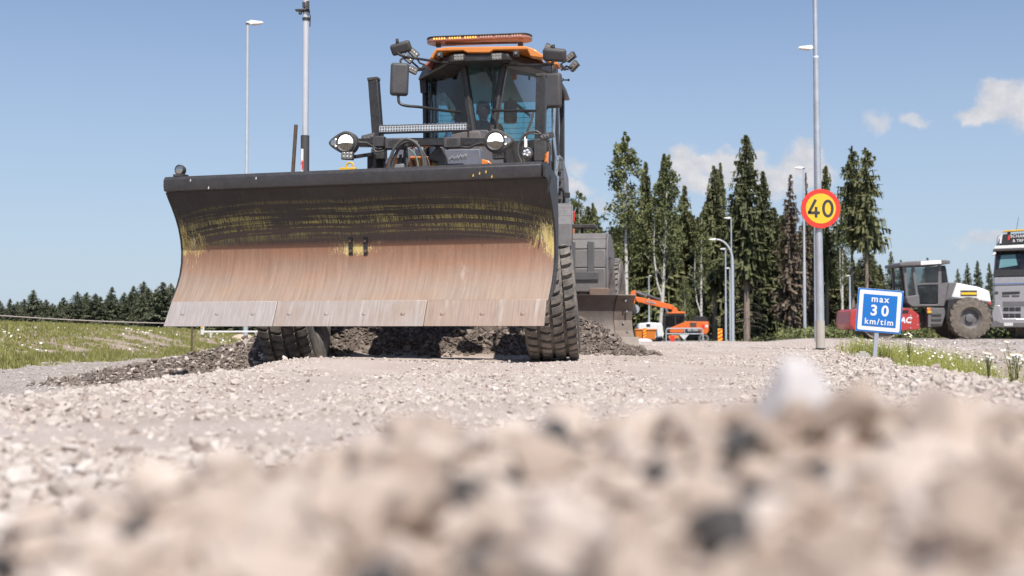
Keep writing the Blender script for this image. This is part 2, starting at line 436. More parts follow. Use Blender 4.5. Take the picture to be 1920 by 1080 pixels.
def make_ground():
    ys = list(np.linspace(-40, -2, 12)) + list(np.arange(-1.5, .3, .15)) + list(np.arange(.3, 2.0, .025))
    y = 2.0
    while y < 900:
        ys.append(y); y += max(.03, y*.0105)
    ys.append(1500.0)
    ys = np.array(ys)
    t = np.linspace(-1, 1, 241); t = np.sign(t)*np.abs(t)**1.15
    hw = np.where(ys < 2, 2.5 + np.maximum(0, -ys)*2, 2.5 + (ys-2)*.75)
    # extra wide ring far to the sides
    X = t[None, :]*hw[:, None]; X[:, 0] = -800; X[:, -1] = 800; X[:, 1] = np.minimum(X[:, 1], -30); X[:, -2] = np.maximum(X[:, -2], 30)
    Y = np.repeat(ys[:, None], len(t), 1)
    Z = H(X, Y)
    V = np.stack([X, Y, Z], -1).reshape(-1, 3)
    n, k = X.shape
    idx = np.arange(n*k).reshape(n, k)
    F = np.stack([idx[:-1, :-1], idx[:-1, 1:], idx[1:, 1:], idx[1:, :-1]], -1).reshape(-1, 4)
    x, y = V[:, 0], V[:, 1]
    pale = np.array([.56, .475, .42]); grey = np.array([.43, .375, .335]); soil = np.array([.42, .335, .26]); sand = np.array([.46, .385, .30])
    dark = np.array([.15, .12, .10]); forest = np.array([.060, .062, .035])
    c = np.tile(pale, (len(V), 1))
    def put(mask, col):
        nonlocal c
        c = c*(1-mask[:, None]) + col*mask[:, None]
    nz = vnoise(x*.8, y*.8, 21); n2 = vnoise(x*.3, y*.12, 22)
    put(sst(-2.0, -2.6, x + .3*nz)*sst(3, 5, y), grey)
    put(sst(1.9, 1.5, y), np.array([.52, .405, .325]))
    put(sst(-6.6, -7.5, x + .4*nz), soil)
    bx = 1.7 + .2*(y-4.6)
    put(sst(.2, .7, x-bx+.2*nz)*sst(3.4, 2.4, x-bx)*sst(4, 6, y)*sst(26, 20, y), sand)
    put(sst(.3, .7, x-bx+.25*nz)*sst(1.2, .8, x-bx+.25*nz)*sst(4, 6, y)*sst(20, 16, y)*.75, np.array([.25, .18, .135]))
    put(sst(2.6, 3.6, x-bx)*sst(4, 6, y)*.6, grey)
    put(sst(70, 105, y), forest); put(sst(52, 58, y)*sst(.17, .22, x/np.maximum(y, 1)), np.array([.085, .10, .040]))
    put(sst(.02, .08, windrow(x, y)), dark)
    m, g, b = new_mat('gravel_ground')
    co = g.add('ShaderNodeTexCoord').outputs['Object']
    base = g.attr('gcol', 'Color')
    n1 = g.noise(co, 55, 6, 0.75); n2 = g.noise(co, 1.1, 5, 0.6); n3 = g.noise(co, 170, 3, .7)
    c1 = g.mix(g.rng(n1, .3, .7), g.mix(1.0, base, (.80, .77, .75), 'MULTIPLY'), g.mix(1.0, base, (1.12, 1.12, 1.13), 'MULTIPLY'))
    c2 = g.mix(g.rng(n2, .32, .62), g.mix(1.0, c1, (.80, .765, .735), 'MULTIPLY'), c1)
    g.put(b.inputs['Base Color'], c2); b.inputs['Roughness'].default_value = .95
    vor = g.add('ShaderNodeTexVoronoi'); vor.inputs['Scale'].default_value = 38; g.put(vor.inputs['Vector'], co)
    hgt = g.math('ADD', g.math('MULTIPLY', vor.outputs['Distance'], -1.0), n1)
    g.put(b.inputs['Normal'], g.bump(hgt, 0.55, 0.02))
    me = np_mesh('ground', V, F, m, {'gcol': c}, smooth=True)
    o = link('ground', me, None, smooth=False); tag(o, kind='structure')
    return o
make_ground()

# ------------------------------------------------------------------ loose stones
def rock_bases(n, pts):
    out = []
    for k in range(n):
        bm = bmesh.new()
        for i in range(pts):
            v = Vector((random.gauss(0,1), random.gauss(0,1), random.gauss(0,1))).normalized()
            v = Vector((v.x*random.uniform(.8, 1.25), v.y*random.uniform(.65, 1.0), v.z*random.uniform(.45, .8)))
            bm.verts.new(v)
        r = bmesh.ops.convex_hull(bm, input=bm.verts)
        bmesh.ops.delete(bm, geom=[v for v in bm.verts if not v.link_faces], context='VERTS')
        bmesh.ops.triangulate(bm, faces=bm.faces)
        bmesh.ops.recalc_face_normals(bm, faces=bm.faces)
        bm.verts.ensure_lookup_table(); bm.verts.index_update()
        V = np.array([v.co[:] for v in bm.verts]); F = np.array([[v.index for v in f.verts] for f in bm.faces])
        out.append((V, F)); bm.free()
    return out
ROCK_HI = rock_bases(10, 22)
ROCK_LO = rock_bases(10, 10)

def rand_rot(n, tilt=1.0):
    """random rotation matrices, (n,3,3); tilt < 1 keeps the flat side down more often"""
    yaw = rng.uniform(0, 2*np.pi, n); ax = rng.normal(0, 1, (n, 2)); ax /= np.linalg.norm(ax, axis=1)[:, None] + 1e-9
    an = rng.normal(0, .9*tilt, n); c, s = np.cos(an), np.sin(an); ux, uy = ax[:, 0], ax[:, 1]
    R = np.zeros((n, 3, 3))
    R[:, 0, 0] = c+ux*ux*(1-c); R[:, 0, 1] = ux*uy*(1-c); R[:, 0, 2] = uy*s
    R[:, 1, 0] = ux*uy*(1-c); R[:, 1, 1] = c+uy*uy*(1-c); R[:, 1, 2] = -ux*s
    R[:, 2, 0] = -uy*s; R[:, 2, 1] = ux*s; R[:, 2, 2] = c
    Z = np.zeros((n, 3, 3)); Z[:, 0, 0] = np.cos(yaw); Z[:, 0, 1] = -np.sin(yaw); Z[:, 1, 0] = np.sin(yaw); Z[:, 1, 1] = np.cos(yaw); Z[:, 2, 2] = 1
    return R @ Z
def scatter(name, P, size, bases, m, label=None, tilt=1.0, tone=None):
    n = len(P); R = rand_rot(n, tilt); kind = rng.integers(0, len(bases), n); tone = rng.random(n) if tone is None else tone
    Vs, Fs, Ts, off = [], [], [], 0
    for k, (bv, bf) in enumerate(bases):
        sel = np.nonzero(kind == k)[0]
        if not len(sel): continue
        v = np.einsum('nij,vj->nvi', R[sel], bv)*size[sel][:, None, None] + P[sel][:, None, :]
        nv = len(bv)
        f = bf[None] + (np.arange(len(sel))*nv)[:, None, None] + off
        Vs.append(v.reshape(-1, 3)); Fs.append(f.reshape(-1, 3)); Ts.append(np.repeat(tone[sel], nv)); off += len(sel)*nv
    me = np_mesh(name, np.concatenate(Vs), np.concatenate(Fs), m, {'tone': np.concatenate(Ts)})
    o = link(name, me, None, smooth=False)
    return tag(o, label, 'gravel', kind='stuff')

def stone_mat(name, stops, var=0.12, scale=50):
    m, g, b = new_mat(name)
    cr = g.add('ShaderNodeValToRGB'); g.l.new(g.attr('tone'), cr.inputs[0])
    el = cr.color_ramp.elements
    while len(el) < len(stops): el.new(0.5)
    for e, (p, c) in zip(el, stops): e.position = p; e.color = (*c, 1)
    co = g.add('ShaderNodeTexCoord').outputs['Object']
    n = g.noise(co, scale, 5, .7)
    c = g.mix(g.rng(n, .3, .7), g.mix(1.0, cr.outputs[0], (1-var*1.6,)*3, 'MULTIPLY'), g.mix(1.0, cr.outputs[0], (1+var,)*3, 'MULTIPLY'))
    g.put(b.inputs['Base Color'], c); b.inputs['Roughness'].default_value = .9
    g.put(b.inputs['Normal'], g.bump(g.noise(co, scale*4, 4, .7), .35, .004))
    return m
M['stone'] = stone_mat('pale_crushed_stone', [(0, (.41, .335, .285)), (.25, (.50, .425, .37)), (.6, (.545, .47, .415)), (.9, (.575, .505, .45)), (1, (.63, .575, .53))])
M['stone_dark'] = stone_mat('brown_crushed_stone', [(0, (.095, .076, .062)), (.4, (.165, .132, .110)), (.75, (.23, .185, .155)), (.93, (.31, .25, .21)), (1, (.55, .48, .43))])
M['stone_grey'] = stone_mat('grey_crushed_stone', [(0, (.24, .205, .18)), (.4, (.40, .35, .315)), (.8, (.48, .43, .39)), (1, (.60, .55, .51))])

M['stone_fg'] = stone_mat('warm_crushed_stone', [(0, (.33, .25, .198)), (.3, (.465, .37, .305)), (.7, (.54, .44, .37)), (.93, (.60, .51, .445)), (.952, (.065, .060, .057)), (1, (.065, .060, .057))])  # near-black end stops: charcoal stones paint the shaded gaps of the mound
def in_view(n, y0, y1, wide=.44, power=1.0):
    """points spread so that the density falls with the distance"""
    u = rng.random(n); y = (y0**(-power+1)+u*(y1**(-power+1)-y0**(-power+1)))**(1/(1-power)) if power != 1 else y0*(y1/y0)**u
    x = rng.uniform(-1, 1, n)*wide*y
    return x, y

def make_gravel():
    # 1. mound right in front of the lens: several loose layers
    n = 9000
    x = rng.uniform(-.62, .62, n); y = rng.uniform(.28, 1.55, n)
    keep = np.abs(x) < .16 + .46*y; x, y = x[keep], y[keep]
    s = np.clip(rng.lognormal(math.log(.0074), .55, len(x)), .003, .024)
    tn = rng.random(len(x)); gap_shade = tn > .952; s = np.where(gap_shade, np.clip(s*1.8, .009, .018), s)  # larger charcoal stones stand in for shadowed holes between the pale ones
    z = H(x, y) + s*rng.uniform(-.5, .8, len(x)) - .002*gap_shade
    scatter('foreground_gravel', np.stack([x, y, z], 1), s, ROCK_HI, M['stone_fg'], tone=tn, label='blurred pale crushed stones heaped right before the lens')
    # 2. road bed
    def thin(x, y):
        # wheel paths and swept patches carry fewer loose stones
        track = np.exp(-((x-.55-.05*y)/.22)**2) + np.exp(-((x+1.05-.01*y)/.25)**2)
        p = np.clip(.95 - .7*track - .75*sst(.0, .45, vnoise(x*.8, y*.35, 61)), .12, 1)
        return rng.random(len(x)) < p
    x, y = in_view(60000, 1.5, 11.5, .46, 1.5)
    k = (x > -2.25-.3*rng.random(len(x))) & (thin(x, y) | (y < 3)) ; x, y = x[k], y[k]
    s = np.clip(rng.lognormal(math.log(.0068), .5, len(x)), .004, .026)*np.where((np.abs(x+2.0) < .6) | (x < -.2*y), 1.35, 1.0)
    z = H(x, y) + s*rng.uniform(-.35, .35, len(x))
    scatter('road_gravel', np.stack([x, y, z], 1), s, ROCK_LO, M['stone'], 'pale pinkish crushed stone spread over the road bed', .6)
    x = rng.uniform(-4, 7.5, 17000); y = rng.uniform(10.5, 30, 17000)
    k = (np.abs(x) < .42*y) & (x > -2.3) & (windrow(x, y) < .015); x, y = x[k], y[k]
    s = np.clip(rng.lognormal(math.log(.012), .4, len(x)), .006, .032)
    z = H(x, y) + s*rng.uniform(-.5, .2, len(x))
    scatter('road_gravel', np.stack([x, y, z], 1), s, ROCK_LO, M['stone'], 'pale loose stones on the road beyond the front wheels', .5)
    x = rng.uniform(-3.0, 4.2, 30000); y = 5.0*(11.8/5.0)**rng.random(30000)
    k = (np.abs(x) < .44*y) & (x > -2.25) & thin(x, y); x, y = x[k], y[k]
    s = np.clip(rng.lognormal(math.log(.0072), .52, len(x)), .004, .024)
    z = H(x, y) + s*rng.uniform(-.45, .35, len(x))
    scatter('road_gravel', np.stack([x, y, z], 1), s, ROCK_LO, M['stone'], 'pale crushed stone strewn on the road just before the front wheels', .7)
    # 3. lower carriageway on the left: finer, greyer
    x = rng.uniform(-8.0, -1.9, 22000); y = rng.uniform(5.0, 24, 22000)
    k = (np.abs(x) < .43*y) & (windrow(x, y) < .02); x, y = x[k], y[k]
    s = np.clip(rng.lognormal(math.log(.0125), .45, len(x)), .005, .04)
    z = H(x, y) + s*rng.uniform(-.5, .1, len(x))
    scatter('carriageway_gravel', np.stack([x, y, z], 1), s, ROCK_LO, M['stone_grey'], 'fine grey gravel on the lower carriageway below the grass bank', .5)
    # 4. dark windrow
    x = rng.uniform(-5.2, 2.3, 60000); y = rng.uniform(11.6, 15.2, 60000)
    w = windrow(x, y); k = (w > .012) | ((w > 0) & (rng.random(len(x)) < .25)); x, y = x[k], y[k]
    s = np.clip(rng.lognormal(math.log(.021), .45, len(x)), .008, .055)
    z = H(x, y) + s*rng.uniform(-.4, .6, len(x))
    t = rng.random(len(x)); left = x < -2.4; s = np.where(left, s*.8, s); t = np.where(left, np.clip(t*.8+.28, 0, 1), t*.95)
    scatter('windrow_gravel', np.stack([x, y, z], 1), s, ROCK_LO, M['stone_dark'], 'dark brown gravel windrow pushed up between and beside the front wheels', 1.0, t)
    # 5. spoil rim on the right and the stony field behind it
    n = 11000; y = 4.0*(20/4.0)**rng.random(n); x = 1.7+.2*(y-4.6) + rng.normal(0, .28, n)
    s = np.clip(rng.lognormal(math.log(.0085), .5, n), .004, .035); z = H(x, y)+s*rng.uniform(-.3, .5, n)
    scatter('rim_gravel', np.stack([x, y, z], 1), s, ROCK_LO, M['stone'], 'rough stones of the low rim along the road by the speed signs', 1.0)
    n = 11000; y = 9*(48/9)**rng.random(n); x = y*rng.uniform(.22, .44, n)
    k = x > 1.7+.2*(y-4.6)+1.9; x, y = x[k], y[k]
    s = np.clip(rng.lognormal(math.log(.020), .5, len(x)), .008, .06); z = H(x, y)+s*rng.uniform(-.5, .2, len(x))
    scatter('field_gravel', np.stack([x, y, z], 1), s, ROCK_LO, M['stone_grey'], 'scattered grey stones on the flat gravel before the roller', .6)
make_gravel()

# single stones that stand out
def big_stone(name, label, loc, size, m, seed, tone=.9, squash=(1,1,1), rot=(0,0,0), parent=None):
    random.seed(seed)
    bm = bmesh.new()
    for i in range(34):
        v = Vector((random.gauss(0,1), random.gauss(0,1), random.gauss(0,1))).normalized()*random.uniform(.82, 1.05)
        bm.verts.new(Vector((v.x*squash[0], v.y*squash[1], v.z*squash[2]))*size)
    bmesh.ops.convex_hull(bm, input=bm.verts)
    bmesh.ops.delete(bm, geom=[v for v in bm.verts if not v.link_faces], context='VERTS')
    bmesh.ops.recalc_face_normals(bm, faces=bm.faces)
    me = bpy.data.meshes.new(name); bm.to_mesh(me); bm.free()
    a = me.attributes.new('tone', 'FLOAT', 'POINT'); a.data.foreach_set('value', [tone]*len(me.vertices))
    o = link(name, me, m, parent, bevel=size*.05, smooth=False); o.location = loc; o.rotation_euler = rot
    if parent is None: tag(o, label, 'stone')
    return o
p = at(1486, 778, .80)
M['stone_white'] = stone_mat('white_quartz_stone', [(0, (.44, .405, .39)), (1, (.53, .49, .475))], .06, 30)
big_stone('stone', 'big upright whitish stone, blurred, tallest on the foreground mound', (p.x, .80, p.z), .030, M['stone_white'], 3, .9, (.95, .8, 1.35), (0, .15, .3))
def fg_stone(px, py, y, size, seed, label, tone=.9, sq=(1,1,1)):
    tone = min(tone, .75)
    p = at(px, py, y); big_stone('stone', label, (p.x, y, p.z), size, M['stone_fg'], seed, tone, sq)
fg_stone(800, 850, .72, .014, 5, 'blurred flat beige stone topping the foreground mound below the blade centre', .85, (1.5, 1, .7))
fg_stone(300, 905, .72, .017, 6, 'blurred beige stone on the foreground mound, nearest the lower frame corner under the bank', .8, (1.3, 1, .9))
fg_stone(1290, 790, .84, .014, 8, 'blurred light stone just beside the big whitish upright one', .93, (1.4, 1, .8))
fg_stone(1710, 920, .60, .022, 9, 'round pale blurred stone low under the blue sign', .93)
fg_stone(520, 1010, .56, .020, 10, 'pale blurred stone at the bottom edge under the left front wheel', .93, (.8, 1, 1.2))

# ------------------------------------------------------------------ the grader
TH = rad(10.0)
GO = Vector((-0.9, 12.2, 0.0))                       # ground point under the front axle
GX = Vector((math.cos(TH), -math.sin(TH), 0)); GY = Vector((math.sin(TH), math.cos(TH), 0))   # to its side, to its rear
grader = thing('road_grader', 'black and orange road grader with wide front blade driving over the gravel', 'grader', GO, -TH)
def L(px, py, u):
    """photo point at distance u behind the front axle, in the grader's own axes"""
    d = ray(px, py); t = (u - (CAM-GO).dot(GY))/d.dot(GY); w = CAM + d*t - GO
    return Vector((w.dot(GX), u, w.z))
def LL(u, *pp): return [L(a, b, u) for a, b in pp]
def mpp(u): return (12.2+.985*u)/FPX
Bk = Vector((0, 1, 0))

# ---- tyres -------------------------------------------------------
def tyre_mesh(R, w, rows, cols, blk, slant=.35, rim_r=.33):
    """carcass turned about X with blocks standing proud on the tread"""
    mb = MB(); hw = w/2; r0 = R - blk
    prof = [(rim_r, -hw*.72), (rim_r+.03, -hw*.86), (rim_r+.12, -hw*.99), (R*.80, -hw*1.02), (R*.91, -hw*.98), (r0*.985, -hw*.88), (r0, -hw*.6), (r0+.004, 0),
            (r0, hw*.6), (r0*.985, hw*.88), (R*.91, hw*.98), (R*.80, hw*1.02), (rim_r+.12, hw*.99), (rim_r+.03, hw*.86), (rim_r, hw*.72)]
    mb.lathe(prof, n=72, closed=True)
    cw = w*.98/cols
    for i in range(rows):
        for c in range(cols):
            x0 = -w*.49 + c*cw + cw*.10; x1 = x0 + cw*.80
            st = (c % 2)*.5 + random.uniform(-.03, .03)
            a0 = (i+st)*2*math.pi/rows; da = 2*math.pi/rows*.71
            sl = slant*da*(1 if c < cols/2 else -1)
            def pt(x, a, r):
                drop = 0.012*(abs(x)/hw)**3
                return (x, math.cos(a)*(r-drop), math.sin(a)*(r-drop))
            xm = (x0+x1)/2; wv = .10*da
            loop = [(x0, a0), (xm, a0+sl*.5+wv), (x1, a0+sl), (x1, a0+da+sl), (xm, a0+da+sl*.5+wv), (x0, a0+da)]
            lo = [pt(x, a, r0-.006) for x, a in loop]
            cx = sum(p[0] for p in loop)/6; ca = sum(p[1] for p in loop)/6
            hi = [pt(cx+(x-cx)*.90, ca+(a-ca)*.90, R+random.uniform(-.003, .002)) for x, a in loop]
            n = 6
            mb.add(lo+hi, [tuple(range(n, 2*n))] + [(k, (k+1) % n, (k+1) % n+n, k+n) for k in range(n)])
    return mb
random.seed(5)
_ty = tyre_mesh(.685, .49, 44, 4, .036)
def rim_mesh(rim_r, w, out=1):
    mb = MB(); hw = w/2
    mb.lathe([(rim_r+.012, -hw*.75), (rim_r-.02, -hw*.70), (rim_r-.035, -hw*.2), (rim_r-.06, hw*.05*out), (.16, hw*.12*out), (.15, hw*.42*out), (.10, hw*.46*out), (.001, hw*.46*out)], n=40)
    mb.lathe([(rim_r+.012, hw*.75), (rim_r-.02, hw*.70), (rim_r-.035, hw*.2), (rim_r-.06, -hw*.05*out), (.001, -hw*.05*out)], n=40)
    for k in range(12):
        a = k*math.pi/6; mb.cyl((hw*.10*out, math.cos(a)*.20, math.sin(a)*.20), (hw*.20*out, math.cos(a)*.20, math.sin(a)*.20), .014, n=6)
    return mb
def wheel(parent, loc, rot, first=[None]):
    e = bpy.data.objects.new('wheel', None); COL.objects.link(e); e.parent = parent; e.location = loc; e.rotation_euler = rot
    if first[0] is None:
        t = _ty.build('tyre', M['tyre'], e, bevel=0, angle=30); r = rim_mesh(.33, .46).build('rim', M['dark'], e)
        first[0] = (t, r)
    else:
        for q in first[0]:
            c = q.copy(); COL.objects.link(c); c.parent = e
    return e
STEER, LEAN = rad(7.5), rad(5.0)
wheel(grader, (1.265, 0, .67), (0, -LEAN, STEER))
wheel(grader, (-1.24, 0, .585), (0, -LEAN, STEER))
for sx in (-1, 1):
    for u in (5.25, 6.85): wheel(grader, (sx*1.10, u, .66), (0, 0, 0 if sx > 0 else math.pi))

# ---- chassis ---------------------------------------------------------
mb = MB()
mb.bar((-1.02, 0, .60), (1.02, 0, .66), .22, .24)
mb.box((0, -.05, .95), (.55, .6, .75))
mb.box((0, .1, 1.30), (.62, .7, .18))
mb.build('front_axle', M['dark'], grader, .02)
mb = MB()
prof = [(-.25, .80), (.15, 1.45), (1.3, 1.85), (2.6, 1.95), (2.6, 1.62), (1.4, 1.50), (.5, 1.05), (.3, .75)]
mb.prism([(-.19, u, z) for u, z in prof], (.38, 0, 0)); mb.build('front_frame', M['dark'], grader, .02)
mb = MB()
mb.box((0, 3.6, 1.45), (.95, 1.9, .5)); mb.box((0, 6.1, 1.0), (1.15, 3.6, .5)); mb.box((0, 6.0, .66), (1.6, .3, .3))
mb.build('rear_frame', M['dark'], grader, .02)
for sx in (-1, 1):
    mb = MB(); mb.box((sx*.80, 6.05, .66), (.18, 2.2, .38)); mb.build('tandem_case', M['dark'], grader, .05)
mb = MB()
prof = [(4.75, 1.2), (4.75, 2.28), (5.1, 2.36), (7.2, 2.20), (7.9, 1.95), (7.95, 1.2)]
mb.prism([(-.52, u, z) for u, z in prof], (1.04, 0, 0)); hood = mb.build('engine_hood', M['orange'], grader, .06)
mb = MB(); mb.tube([(.3, 5.4, 2.2), (.3, 5.4, 2.65), (.3, 5.5, 2.75)], .05, 12); mb.build('exhaust_pipe', M['dark'], hood)

# drawbar circle under the frame
mb = MB(); mb.lathe([(.62, .92), (.72, .92), (.72, 1.05), (.62, 1.05)], (0, 2.1, 0), (0, 0, 1), 40, True); mb.bar((0, .25, .85), (-.35, 1.6, .98), .12, .12); mb.bar((0, .25, .85), (.35, 1.6, .98), .12, .12)
mb.build('drawbar_circle', M['dark'], grader, .01)

# ---- mouldboard under the belly --------------------------------------------
MR_ = L(1187, 640, 2.75); MR_.z = 0
ML_ = L(552, 640, 1.25); ML_.z = 0
mdir = (MR_-ML_).normalized(); mlen = (MR_-ML_).length; mnrm = Vector((mdir.y, -mdir.x, 0))
def mpt(t, w, z): return ML_ + mdir*t + mnrm*w + Vector((0, 0, z))
prof = [(.06, .12), (.00, .18), (-.07, .28), (-.10, .40), (-.08, .52), (-.02, .62), (.05, .685)]
mb = MB()
N = 1
pts = [mpt(0, w, z) for w, z in prof] + [mpt(0, w-.035, z) for w, z in prof[::-1]]
mb.prism(pts, mdir*mlen)
mould = mb.build('mouldboard', pm('worn_mouldboard_steel', (.155, .128, .112), .55, .35, .2, 5, .22, .15), grader, .004)
mb = MB(); mb.prism([mpt(-.01, .085, .02), mpt(-.01, .085-.03, .02), mpt(-.01, .0, .20), mpt(-.01, .03, .20)], mdir*(mlen*.5-.003)); mb.build('cutting_edge', M['dark'], mould, .003)
EB = pm('dusty_pale_edge', (.34, .29, .25), .7, .1, .15, 6, .3)
mb = MB(); mb.prism([mpt(mlen*.5, .085, .02), mpt(mlen*.5, .055, .02), mpt(mlen*.5, .0, .20), mpt(mlen*.5, .03, .20)], mdir*(mlen*.5-.16)); mb.build('cutting_edge', M['dark'], mould, .003)
# end bit: wide plate on the outer end, standing forward
mb = MB(); mb.prism([mpt(mlen-.16, .10, .00), mpt(mlen+.05, .10, .00), mpt(mlen+.05, .05, .21), mpt(mlen-.16, .05, .21)], mnrm*-.03); mb.build('end_bit', EB, mould, .004)
mb = MB(); q = [mpt(mlen-.20, w+.012, z) for w, z in prof[1:]]; q2 = [mpt(mlen+.012, w+.02, z) for w, z in prof[1:]]
for i in range(len(q)-1): mb.slab([q[i], q2[i], q2[i+1], q[i+1]], .012)
mb.build('end_plate', pm('brown_wear_plate', (.185, .145, .12), .6, .3, .2, 5, .2), mould)
for t, z, w in ((mlen-.1, .62, .01), (mlen-.07, .50, -.045), (mlen-.10, .37, -.08), (mlen-.06, .27, -.05)):
    mb = MB(); mb.cyl(mpt(t, w, z), mpt(t, w+.035, z), .012, n=8); mb.build('bolt', M['chrome'], mould)
# tilt lever bracket on its back
mb = MB(); c = L(1124, 548, 3.0); mb.box(c, (.22, .16, .10)); mb.build('rear_bracket', pm('rust_bracket', (.20, .125, .095), .7, 0, .2, 8, .25), mould, .01)

# ---- rear fenders ------------------------------------------------------------
def rear_fender(u0, x0, x1, ztop, zbot, ln):
    mb = MB(); n = 8
    # outer skin as strip: front face up, round over the top, back
    prof = [(u0, zbot), (u0-.02, zbot+.30), (u0, ztop-.20), (u0+.05, ztop-.07), (u0+.16, ztop), (u0+ln*.6, ztop+.02), (u0+ln-.1, ztop-.04), (u0+ln, ztop-.2)]
    for i in range(len(prof)-1):
        a, b = prof[i], prof[i+1]
        mb.slab([(x0, a[0], a[1]), (x1, a[0], a[1]), (x1, b[0], b[1]), (x0, b[0], b[1])], .03)
    f = mb.build('rear_fender', M['fender_pale'], grader, .015)
    mb = MB()
    side = [(x1, u, z) for u, z in prof] + [(x1, u0+ln-.05, ztop-.3), (x1, u0+.15, ztop-.28), (x1, u0+.07, zbot)]
    mb.prism(side, (.025, 0, 0)); mb.build('fender_lip', M['fender'], f, .01)
    wv = (x1-x0)
    for k in (.16, .60):
        mb = MB(); mb.bar((x0+wv*k+.03, u0-.035, zbot+.22), (x0+wv*k+.03, u0-.012, ztop-.10), wv*.16, .03, (0, 1, 0)); mb.build('rib', M['strap'], f, .01)
    mb = MB(); mb.box(((x0+x1)/2-.01, u0-.045, zbot+.20), (wv*.72, .02, .10)); mb.build('clamp_plate', M['strap'], f, .005)
    return f
a = L(1063, 440, 4.25); b = L(1136, 548, 4.25); zt = L(1100, 438, 4.25).z; zb = L(1100, 547, 4.25).z
rear_fender(4.25, a.x-.05, b.x, zt, zb, .75)
b2 = L(1149, 548, 6.5); rear_fender(5.8, b2.x-.55, b2.x, zt-.02, zb, .75)
rear_fender(4.25, -1.35, -.85, zt, zb, .75); rear_fender(5.8, -1.35, -.85, zt-.02, zb, .75)
a = L(1074, 424, 4.6); b = L(1117, 424, 4.6)
mb = MB(); mb.box(((a.x+b.x)/2, 4.75, a.z), (b.x-a.x, .3, .045)); mb.bar((a.x+.1, 4.8, zt), (a.x+.1, 4.8, a.z), .03, .03); mb.build('side_shelf', M['dark'], grader, .006)

# ---- front fenders --------------------------------------------------------------
for sx, px_, zc in ((1, 1.25, .66), (-1, -1.25, .585)):
    mb = MB(); R1 = .80; w = .50; pr = []
    for k in range(13):
        an = rad(46 + k*8.5); pr.append((-R1*math.cos(an), R1*math.sin(an)))
    hx = 0.0
    for i in range(len(pr)-1):
        (u0, z0), (u1, z1) = pr[i], pr[i+1]
        mb.slab([(hx-w/2, u0, z0), (hx+w/2, u0, z0), (hx+w/2, u1, z1), (hx-w/2, u1, z1)], .025)
    fz = pr[0]
    mb.box((hx, fz[0]-.005, fz[1]-.10), (w, .03, .22))
    f = mb.build('front_fender', M['fender'], grader, .012); f.location = (px_-.02, 0, zc); f.rotation_euler = (0, 0, STEER)
    mb = MB()
    for e in (-1, 1):
        for i in range(len(pr)-1):
            (u0, z0), (u1, z1) = pr[i], pr[i+1]
            c = Vector((0, 0, 0))
            q = [Vector((hx+e*w/2, u0, z0)), Vector((hx+e*w/2, u1, z1))]
            inn = [(k-Vector((k.x, 0, 0)))*.92 + Vector((k.x, 0, 0)) for k in q]
            mb.slab([q[0], q[1], inn[1], inn[0]], .02)
    mb.build('fender_lip', M['fender'], f, .006)
    mb = MB(); mb.bar((hx-.02, pr[1][0]-.015, pr[1][1]), (hx-.02, pr[5][0]-.01, pr[5][1]+.012), .02, .03, (0, 1, 0)); mb.build('rib', M['fender'], f, .005)
    mb = MB(); mb.box((hx+sx*(w/2+.02), .35, .72), (.02, .05, .10)); mb.build('reflector', M['red_lens'], f, .004)
    mb = MB(); mb.bar((-sx*.3, .1, .25), (0, .1, .79), .05, .05); mb.build('fender_stay', M['dark'], f)

